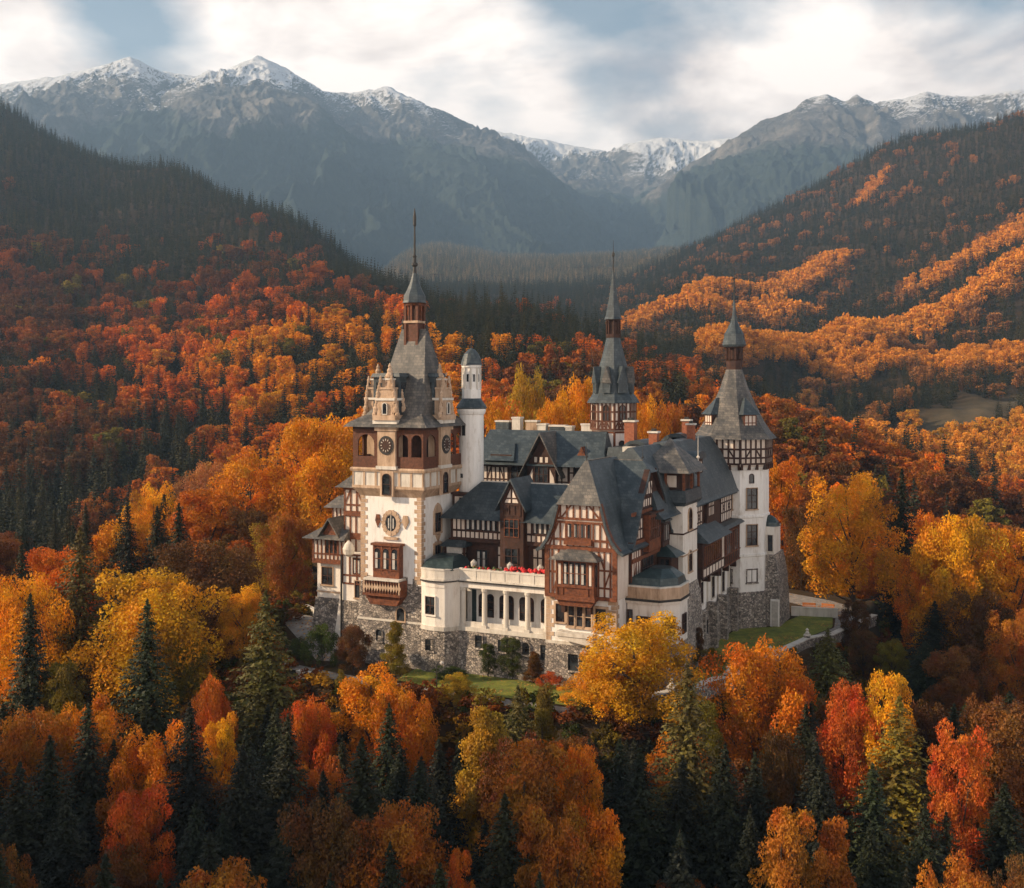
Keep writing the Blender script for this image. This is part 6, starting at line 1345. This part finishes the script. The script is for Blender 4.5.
# ------------------------------------------------------------------ rear wing and rear tower
def rear_wing():
    y = 30.0; b = MB(); b.box(-36, -13, y, y+12, 5, 28.9, 'wood_d'); body = b.build('rear_wing', castle); fr = front(y)
    t = MB(); timber(t, fr, -35.2, -30.4, [24.4, 25.7, 28.0], 6, 'wood_d', 0.24, infill='infill', brace=[(1, 1, '/'), (4, 1, '\\')]); timber(t, fr, -30.3, -23.0, [24.4, 25.5], 9, 'wood_d', 0.24, infill='infill')
    timber(t, fr, -22.6, -19.2, [24.4, 25.6, 28.2], 3, 'wood_d', 0.24, infill='infill', brace=[(1, 1, '/')]); timber(t, fr, -19.0, -13.4, [24.4, 25.6, 27.2, 28.4], 6, 'wood_d', 0.24, infill='infill', brace=[(1, 1, 'x'), (3, 1, '/')]); t.build('timber_framing', body)
    for x, w in ((-28.0, 3.4), (-17.4, 1.4), (-14.6, 1.8)): window(fr, x, 25.8, w, 2.2, body, 3, 1, False, 'wood_d', None, o=0.14)
    r_ = MB(); r_.rects([(-38, -11.8, y-1.6, y+14, 28.3), (-37.8, -12.0, y-1.2, y+13.6, 28.7), (-37, -13.2, y+1.2, y+11, 30.6), (-36.4, -14.2, y+5.2, y+6.4, 34.0)], 'slate'); r_.build('roof', body)
    # cross gable
    d = MB(); f = front(y-1.3); c = -23.6; f.poly(d, [(c-2.6, 24.4), (c+2.6, 24.4), (c+2.6, 28.2), (c, 33.0), (c-2.6, 28.2)][::-1], -3, 0, 'wood_d'); 
    for s in (-1.5, -0.5, 0.5): f.box(d, c+s+0.25, c+s+0.75, 28.9, 29.8, 0, 0.06, 'infill')
    f.poly(d, [(c-2.5, 25.2), (c-1.6, 25.2), (c-1.6, 27.8), (c-2.3, 26.4)], 0, 0.06, 'infill'); f.poly(d, [(c+1.6, 25.2), (c+2.5, 25.2), (c+2.3, 26.4), (c+1.6, 27.8)], 0, 0.06, 'infill'); timber(d, f, c-2.5, c+2.5, [24.5, 25.2], 5, 'wood_d', 0.2, infill='infill')
    for q in (-1, 1):
        lo, hi = 26.6, 34.0; x0, x1 = c+q*3.9, c
        d.add([(x0, y-2.2, lo), (x1, y-2.2, hi), (x1, y+6, hi), (x0, y+6, lo), (x0, y-2.2, lo-0.3), (x1, y-2.2, hi-0.4), (x1, y+6, hi-0.4), (x0, y+6, lo-0.3)], [(0, 1, 2, 3), (4, 5, 6, 7), (0, 1, 5, 4), (1, 2, 6, 5), (2, 3, 7, 6), (3, 0, 4, 7)], 'slate_lit')
    d.build('gabled_dormer', body); window(f, c, 25.6, 2.4, 2.6, body, 3, 2, False, 'wood_d', None)
    e = MB(); e.box(-33.5, -29.5, y-0.6, y+4, 27.8, 30.0, 'wood_d'); e.rects([(-34.6, -28.6, y-1.6, y+5, 29.0), (-33.2, -30.0, y+2.0, y+5, 31.8)], 'slate'); e.build('dormer', body)
    g = MB(); f = front(y+0.6); f.poly(g, [(-18.0, 29.8), (-16.2, 29.8), (-17.1, 31.6)], -2.0, 0, 'wood'); g.build('roof_window', body)
    for x, h, m, w in ((-35.4, 3.4, 'slate', 1.3), (-32.6, 4.6, 'pale', 0.8), (-29.6, 3.6, 'trim', 1.1), (-27.6, 2.6, 'pale', 0.8), (-24.6, 2.2, 'slate', 1.5), (-22.4, 2.0, 'curtain', 0.6), (-19.0, 2.8, 'pale', 1.0), (-16.4, 3.0, 'pale', 0.7)):
        k = MB(); k.box(x-w, x+w, y+8, y+9.4, 30.5, 33.4+h*0.55, m); k.box(x-w-0.12, x+w+0.12, y+7.9, y+9.5, 33.4+h*0.55, 33.7+h*0.55, 'pale'); k.build('chimney', body)
rear_wing()
def rear_tower():
    x, y = -14.4, 39.0; rt = math.pi/8; b = MB(); b.lathe(x, y, [(3.6, 5), (3.6, 34.2)], 'plaster_w', 8, rt); body = b.build('rear_tower', castle)
    def face(k, r): t = k*math.pi/4; d = r*math.cos(math.pi/8); return Fr(x+d*math.cos(t), y+d*math.sin(t), -math.sin(t), math.cos(t))
    t = MB(); t.lathe(x, y, [(3.6, 34.0), (3.9, 34.4), (3.9, 39.2)], 'infill', 8, rt)
    for k in range(8):
        L = 3.9*math.sin(math.pi/8); timber(t, face(k, 3.9), -L+0.03, L-0.03, [34.4, 35.8, 37.4, 39.0], 4, 'wood_m', 0.30, brace=[(1, 0, 'x'), (0, 0, '/'), (2, 0, '\\')]); L = 3.6*math.sin(math.pi/8); timber(t, face(k, 3.6), -L+0.03, L-0.03, [29.0, 33.9], 1, 'wood', 0.3)
    t.build('timber_storey', body)
    for k in (5, 6, 7): window(face(k, 3.9), 0, 36.0, 0.9, 2.5, body, 2, 2, True, 'wood_d', None, o=0.05); window(face(k, 3.6), 0, 30.6, 0.9, 1.8, body, 1, 2, True, 'wood_d', None)
    r_ = MB(); r_.lathe(x, y, [(4.6, 38.9), (4.4, 39.3), (3.5, 40.6), (3.1, 43.0), (1.95, 47.0), (1.15, 50.4)], 'slate', 8, rt)
    r_.build('roof', body)
    for k in range(8):
        f = face(k, 3.75); m = MB(); f.box(m, -0.7, 0.7, 40.6, 42.4, -1.4, 0.1, 'slate'); f.poly(m, [(-0.9, 42.3), (0.9, 42.3), (0.0, 45.2)], -1.6, 0.25, 'slate' if k % 2 else 'slate_lit'); m.build('dormer', body)
    l = MB(); l.lathe(x, y, [(1.25, 50.2), (1.3, 50.8), (1.0, 50.9), (1.0, 53.0), (1.3, 53.2), (1.3, 53.5)], 'wood_d', 8, rt)
    for k in range(8): t_ = k*math.pi/4+rt; l.lathe(x+1.15*math.cos(t_), y+1.15*math.sin(t_), [(0.15, 50.8), (0.15, 53.2)], 'wood_d', 6)
    l.build('lantern', body)
    s = MB(); s.lathe(x, y, [(1.6, 53.4), (1.4, 53.8), (1.1, 55.2), (0.7, 57.4), (0.35, 60.0), (0.14, 62.0)], 'slate', 8, rt); s.lathe(x, y, [(0.14, 61.8), (0.1, 64.2), (0.24, 64.5), (0.22, 64.9), (0.06, 65.3), (0.02, 67.2)], 'iron', 6); s.build('spire', body)
rear_tower()

# ------------------------------------------------------------------ stepped timber house left of the clock tower
def west_house():
    b = MB(); y = 6.0
    b.rects([(-54.4, -41.5, y-1.2, 22, -4), (-53.4, -41.5, y-0.2, 20, 7.8)], 'stone'); b.box(-53.2, -41.2, y, 20, 7.8, 13.8, 'plaster'); b.box(-53.3, -46.8, y-0.1, 20, 8.6, 8.85, 'trim')
    b.box(-48.2, -41.2, y+0.3, 20, 13.8, 26.0, 'infill'); b.box(-47.0, -41.2, 3.4, y, -4, 8.2, 'stone'); b.box(-46.8, -41.2, 3.6, y, 8.2, 15.5, 'plaster')
    body = b.build('west_house', castle); fr = front(y); fb = front(y+0.3)
    o = MB(); o.box(-53.6, -47.2, y-0.6, 19.5, 13.7, 17.5, 'infill'); f = front(y-0.6); timber(o, f, -53.5, -47.3, [13.9, 14.9, 17.4], 8, 'wood', 0.26); timber(o, left(-53.6), -19, -y+0.6, [13.9, 14.9, 17.4], 12, 'wood', 0.26); f.box(o, -53.6, -47.2, 13.4, 14.1, 0.02, 0.3, 'wood'); o.build('timber_gallery', body)
    for s in (-49.9,): window(f, s, 15.1, 2.4, 2.1, body, 3, 1, False, 'wood', None, o=0.08)
    window(fr, -51.2, 10.0, 1.9, 2.6, body, 2, 2, False, 'wood_d', 'trim', sw=0.12); window(front(3.6), -43.9, 8.9, 0.7, 2.4, body, 1, 1, False, 'wood_d', 'trim', sw=0.1)
    r_ = MB(); r_.rects([(-55.0, -46.9, y-1.9, 20.5, 17.4), (-54.4, -46.9, y-1.4, 20, 17.8), (-52.6, -47.2, y+0.4, 18, 19.0)], 'slate_lit'); r_.build('gallery_roof', body)
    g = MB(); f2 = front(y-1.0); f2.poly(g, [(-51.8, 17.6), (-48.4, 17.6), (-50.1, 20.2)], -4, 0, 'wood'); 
    for q in (-1, 1): g.add([(-50.1+q*2.4, y-1.6, 17.3), (-50.1, y-1.6, 20.8), (-50.1, y+5, 20.8), (-50.1+q*2.4, y+5, 17.3), (-50.1+q*2.4, y-1.6, 17.05), (-50.1, y-1.6, 20.5), (-50.1, y+5, 20.5), (-50.1+q*2.4, y+5, 17.05)], [(0, 1, 2, 3), (4, 5, 6, 7), (0, 1, 5, 4), (1, 2, 6, 5), (2, 3, 7, 6), (3, 0, 4, 7)], 'slate_lit')
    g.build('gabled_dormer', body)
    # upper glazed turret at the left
    k = MB(); k.box(-53.0, -48.3, y+4, 16, 18.6, 22.0, 'infill'); timber(k, front(y+4), -52.9, -48.4, [18.8, 19.6, 21.9], 6, 'wood', 0.24); k.rects([(-54.0, -48.1, y+2.8, 17, 21.9), (-52.6, -48.1, y+5, 15, 23.6), (-51.2, -48.1, y+6.5, 14, 24.0)], 'slate_lit'); k.rects([(-51.4, -48.1, y+4.4, 15, 23.7), (-49.6, -48.1, y+5.5, 14, 26.0)], 'slate_lit'); k.build('glazed_turret', body)
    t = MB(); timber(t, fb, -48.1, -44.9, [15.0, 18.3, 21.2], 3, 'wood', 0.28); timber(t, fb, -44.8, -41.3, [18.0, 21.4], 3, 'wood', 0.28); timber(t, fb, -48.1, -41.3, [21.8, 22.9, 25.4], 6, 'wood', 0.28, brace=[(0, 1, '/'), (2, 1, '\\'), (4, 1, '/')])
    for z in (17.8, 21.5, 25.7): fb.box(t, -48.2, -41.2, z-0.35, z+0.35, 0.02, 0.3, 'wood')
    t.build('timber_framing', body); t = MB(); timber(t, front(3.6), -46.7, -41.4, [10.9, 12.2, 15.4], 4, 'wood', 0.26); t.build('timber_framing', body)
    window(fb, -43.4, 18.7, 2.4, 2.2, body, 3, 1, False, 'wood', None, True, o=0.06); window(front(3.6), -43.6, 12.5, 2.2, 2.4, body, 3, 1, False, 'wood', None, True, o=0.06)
    u = MB(); u.rects([(-49.4, -41.0, y-0.8, 18, 25.7), (-48.8, -41.0, y-0.2, 17, 26.2), (-46.6, -41.0, y+2.4, 14, 28.4), (-44.6, -41.0, y+5, 10, 30.2)], 'slate_lit'); u.build('roof', body)
    v = MB(); v.lathe(-45.2, 3.0, [(0.2, 15.2), (0.8, 15.6), (0.95, 16.4), (0.6, 17.2), (0.1, 17.7)], 'pale', 12); v.build('dome', body)
    p = MB(); p.box(-46.9, -46.7, 3.2, 3.45, -3, 15.4, 'iron'); p.build('drainpipe', body)
    q = MB(); q.hexa([(-49.2, 3.4, -4), (-46.8, 3.4, -4), (-46.8, 6.2, -4), (-49.2, 6.2, -4)], [(-48.0, 5.0, 9.8), (-46.8, 5.0, 9.8), (-46.8, 6.2, 9.8), (-48.0, 6.2, 9.8)], 'plaster'); q.build('buttress', body)
west_house()
# ------------------------------------------------------------------ castle grounds
def lawn_mat(nd, lk, N, b, out):
    t = N('ShaderNodeTexCoord'); n = N('ShaderNodeTexNoise', ins={'Scale': 0.35, 'Detail': 9.0, 'Roughness': 0.75}); lk.new(t.outputs['Object'], n.inputs[0])
    r = ramp(N, [(0.3, (0.06, 0.080, 0.012)), (0.5, (0.14, 0.165, 0.016)), (0.7, (0.30, 0.26, 0.035))]); lk.new(n.outputs[0], r.inputs[0])
    v = N('ShaderNodeTexVoronoi', ins={'Scale': 2.2, 'Randomness': 1.0}); lk.new(t.outputs['Object'], v.inputs['Vector']); nm = N('ShaderNodeTexNoise', ins={'Scale': 0.22, 'Detail': 5.0}); lk.new(t.outputs['Object'], nm.inputs[0])
    lim = N('ShaderNodeMapRange', ins={1: 0.42, 2: 0.66, 3: 0.10, 4: 0.42}); lk.new(nm.outputs[0], lim.inputs[0]); lt = N('ShaderNodeMath', operation='LESS_THAN'); lk.new(v.outputs['Distance'], lt.inputs[0]); lk.new(lim.outputs[0], lt.inputs[1])
    vs = N('ShaderNodeSeparateColor'); lk.new(v.outputs['Color'], vs.inputs[0]); lc = ramp(N, [(0.2, (0.14, 0.05, 0.015)), (0.6, (0.38, 0.15, 0.02)), (0.9, (0.50, 0.28, 0.03))]); lk.new(vs.outputs[0], lc.inputs[0])
    mx = N('ShaderNodeMix', data_type='RGBA'); lk.new(lt.outputs[0], mx.inputs[0]); lk.new(r.outputs[0], mx.inputs[6]); lk.new(lc.outputs[0], mx.inputs[7]); lk.new(mx.outputs[2], b.inputs['Base Color'])
    b.inputs['Roughness'].default_value = 0.95; n2 = N('ShaderNodeTexNoise', ins={'Scale': 9.0, 'Detail': 4.0}); lk.new(t.outputs['Object'], n2.inputs[0]); bump(N, lk, b, n2.outputs[0], 0.8, 0.12)
M['lawn'] = mat('lawn_grass', lawn_mat)
def path_mat(nd, lk, N, b, out):
    t = N('ShaderNodeTexCoord'); n = N('ShaderNodeTexNoise', ins={'Scale': 0.8, 'Detail': 9.0}); lk.new(t.outputs['Object'], n.inputs[0]); r = ramp(N, [(0.3, (0.15, 0.13, 0.115)), (0.7, (0.30, 0.27, 0.24))]); lk.new(n.outputs[0], r.inputs[0])
    v = N('ShaderNodeTexVoronoi', ins={'Scale': 1.8, 'Randomness': 1.0}); lk.new(t.outputs['Object'], v.inputs['Vector']); nm = N('ShaderNodeTexNoise', ins={'Scale': 0.22, 'Detail': 5.0}); lk.new(t.outputs['Object'], nm.inputs[0])
    lim = N('ShaderNodeMapRange', ins={1: 0.42, 2: 0.66, 3: 0.10, 4: 0.42}); lk.new(nm.outputs[0], lim.inputs[0]); lt = N('ShaderNodeMath', operation='LESS_THAN'); lk.new(v.outputs['Distance'], lt.inputs[0]); lk.new(lim.outputs[0], lt.inputs[1])
    vs = N('ShaderNodeSeparateColor'); lk.new(v.outputs['Color'], vs.inputs[0]); lc = ramp(N, [(0.2, (0.14, 0.05, 0.015)), (0.6, (0.38, 0.15, 0.02)), (0.9, (0.50, 0.28, 0.03))]); lk.new(vs.outputs[0], lc.inputs[0])
    mx = N('ShaderNodeMix', data_type='RGBA'); lk.new(lt.outputs[0], mx.inputs[0]); lk.new(r.outputs[0], mx.inputs[6]); lk.new(lc.outputs[0], mx.inputs[7]); lk.new(mx.outputs[2], b.inputs['Base Color'])
    b.inputs['Roughness'].default_value = 0.9; bump(N, lk, b, n.outputs[0], 0.3, 0.03)
M['paving'] = mat('path_gravel', path_mat)
def strip(name, A, B, m, dz, n=40, k=10, kind='structure'):
    """a ground sheet between two edge lines given in the castle frame"""
    def res(P):
        d = [0]
        for a, b in zip(P[:-1], P[1:]): d.append(d[-1]+math.hypot(b[0]-a[0], b[1]-a[1]))
        t = np.linspace(0, d[-1], n+1); return np.stack([np.interp(t, d, [p[0] for p in P]), np.interp(t, d, [p[1] for p in P])], 1)
    a, b = res(A), res(B); V = []
    for i in range(n+1):
        for j in range(k+1): p = a[i]*(1-j/k)+b[i]*j/k; x, y = uv2w(*p); V.append((x, y))
    V = np.array(V); z = ground_z(V[:, 0], V[:, 1])+dz
    Fq = [(i*(k+1)+j, i*(k+1)+j+1, (i+1)*(k+1)+j+1, (i+1)*(k+1)+j) for i in range(n) for j in range(k)]
    me = np_mesh(name, np.column_stack([V, z]), F4=Fq, mats=[M[m]], smooth=True); o = bpy.data.objects.new(name, me); col.objects.link(o)
    if kind: o['kind'] = kind
    return o
strip('lawn', [(-31, -0.5), (-24, 0.2), (-10, 0.2), (-3, -0.9), (2, -0.8)], [(-31, -7.2), (-24, -8.4), (-10, -8.6), (-3, -8.4), (2, -6.5)], 'lawn', 0.10)
strip('road', [(-52, -5.4), (-40, -7.6), (-31, -8.4), (-24, -9.0), (-10, -9.2), (-2, -9.2)], [(-50, -8.0), (-40, -10.4), (-31, -11.2), (-24, -11.8), (-10, -12.0), (-2, -11.8)], 'paving', 0.08)
strip('side_lawn', [(3.4, 8), (2.6, 20), (3.4, 30), (2.0, 44), (3.0, 58), (8.5, 62), (12, 78)], [(8.0, 6), (10.4, 18), (12.4, 40), (14.6, 52), (16.8, 60), (18.5, 66), (17, 76)], 'lawn', 0.10)
strip('path', [(14.8, 52), (17.0, 60), (18.8, 66), (17.4, 77), (10, 84), (2, 90)], [(15.9, 50), (18.6, 60), (22.2, 74), (22.0, 84), (14, 92), (2, 98)], 'paving', 0.08)
strip('west_path', [(-62, 9), (-56, 5), (-51, 1), (-47, -3)], [(-62, 15), (-55, 10), (-50, 6), (-44.5, -2)], 'paving', 0.10)
def gz_uv(u, v): x, y = uv2w(u, v); return float(ground_z(np.array([x]), np.array([y]))[0])
def wall_run(name, pts, th, below, above, label, posts=0, cat='wall', m='stone', coping='pale', group=None):
    root = empty(name, (CO[0], CO[1], 0), -CA); tag(root, label, cat, group); b = MB(); c = MB(); P = []
    for (a, d) in zip(pts[:-1], pts[1:]):
        n = max(1, int(math.hypot(d[0]-a[0], d[1]-a[1])/3))
        for i in range(n): P.append((a[0]+(d[0]-a[0])*i/n, a[1]+(d[1]-a[1])*i/n))
    P.append(pts[-1]); Z = [gz_uv(*p) for p in P]
    for i in range(len(P)-1):
        (u0, v0), (u1, v1) = P[i], P[i+1]; L = math.hypot(u1-u0, v1-v0); nx, ny = (v1-v0)/L*th/2, -(u1-u0)/L*th/2
        for mb, lo, hi, g, mm in ((b, -below, above, 1.0, m), (c, above, above+0.18, 1.35, coping)):
            mb.hexa([(u0+nx*g, v0+ny*g, Z[i]+lo), (u1+nx*g, v1+ny*g, Z[i+1]+lo), (u1-nx*g, v1-ny*g, Z[i+1]+lo), (u0-nx*g, v0-ny*g, Z[i]+lo)],
                    [(u0+nx*g, v0+ny*g, Z[i]+hi), (u1+nx*g, v1+ny*g, Z[i+1]+hi), (u1-nx*g, v1-ny*g, Z[i+1]+hi), (u0-nx*g, v0-ny*g, Z[i]+hi)], mm)
    b.build('wall_body', root); c.build('coping', root)
    for k in range(posts):
        i = int((len(P)-1)*(k+0.5)/posts); q = MB(); u, v = P[i]; q.box(u-0.45, u+0.45, v-0.45, v+0.45, Z[i]-1, Z[i]+above+0.5, m); q.box(u-0.55, u+0.55, v-0.55, v+0.55, Z[i]+above+0.5, Z[i]+above+0.7, coping)
        q.lathe(u, v, [(0.3, Z[i]+above+0.7), (0.38, Z[i]+above+1.0), (0.15, Z[i]+above+1.3), (0.3, Z[i]+above+1.5), (0.05, Z[i]+above+1.8)], coping, 8); q.build('pillar', root)
    return root
wall_run('retaining_wall', [(5.0, -4.5), (8.4, 5), (11.2, 17), (13.6, 40), (16.4, 52), (19.0, 60), (24.2, 80)], 0.9, 7, 0.9, 'long curving rubble retaining wall with pale coping beside the right lawn', 5)
wall_run('ramp_wall', [(9.5, 74), (13.5, 74.5), (18.0, 75.5)], 0.5, 1.0, 1.6, 'short pale grey wall beyond the right lawn, near the corner tower', 0, m='pale')
wall_run('low_wall', [(-45, -10.5), (-40.5, -11.8)], 0.6, 1.0, 0.8, 'low pale stone wall by the road below the clock tower foot', 0, m='pale')
wall_run('low_wall', [(-52.5, -5.5), (-49, -7.6), (-49.5, -8.8)], 0.6, 1.0, 0.9, 'low pale stone wall corner at the left bend of the road', 0, m='pale')
wall_run('path_wall', [(-63, 16.5), (-55.5, 11.5)], 0.6, 1.0, 1.0, 'low stone wall behind the path left of the stepped timber house', 0, m='pale')
def lamp(u, v, lab):
    x, y = uv2w(u, v); z = gz_uv(u, v); r_ = empty('street_lamp', (x, y, z), -CA); tag(r_, lab, 'street lamp')
    p = MB(); p.lathe(0, 0, [(0.14, -0.2), (0.09, 0.5), (0.06, 4.4)], 'iron', 8); p.bar((0, 0, 4.3), (0.25, 0, 4.75), 0.08, 'iron'); p.bar((0.25, 0, 4.75), (0.8, 0, 4.8), 0.08, 'iron'); p.build('post', r_)
    h = MB(); h.lathe(0.8, 0, [(0.32, 4.62), (0.30, 4.72), (0.1, 4.9)], 'curtain', 10); h.build('lamp_head', r_)
lamp(-21.3, -11.9, 'curved lamp post with a pale head beside the road below the terrace')
def bench(u, v, rz, lab):
    x, y = uv2w(u, v); r_ = empty('garden_bench', (x, y, gz_uv(u, v)+0.08), -CA+rz); tag(r_, lab, 'bench')
    for i in range(3): s = MB(); s.box(-1.3, 1.3, -0.3+i*0.2, -0.14+i*0.2, 0.42, 0.48, 'bench'); s.build('slat', r_)
    k = MB(); k.box(-1.3, 1.3, 0.28, 0.34, 0.6, 1.05, 'bench'); k.build('backrest', r_)
    for q in (-1.1, 1.1): l = MB(); l.box(q-0.06, q+0.06, -0.3, -0.2, 0, 0.42, 'bench'); l.box(q-0.06, q+0.06, 0.25, 0.34, 0, 1.0, 'bench'); l.build('leg', r_)
M['bench'] = m_noise('orange_timber', (0.30, 0.10, 0.03), (0.48, 0.18, 0.06), 2, 0.7); MATS.append('bench')
bench(11.5, 82, 0.2, 'orange wooden bench on the left, beyond the short pale wall'); bench(15.0, 82.6, -0.1, 'orange wooden bench on the right, beyond the short pale wall')
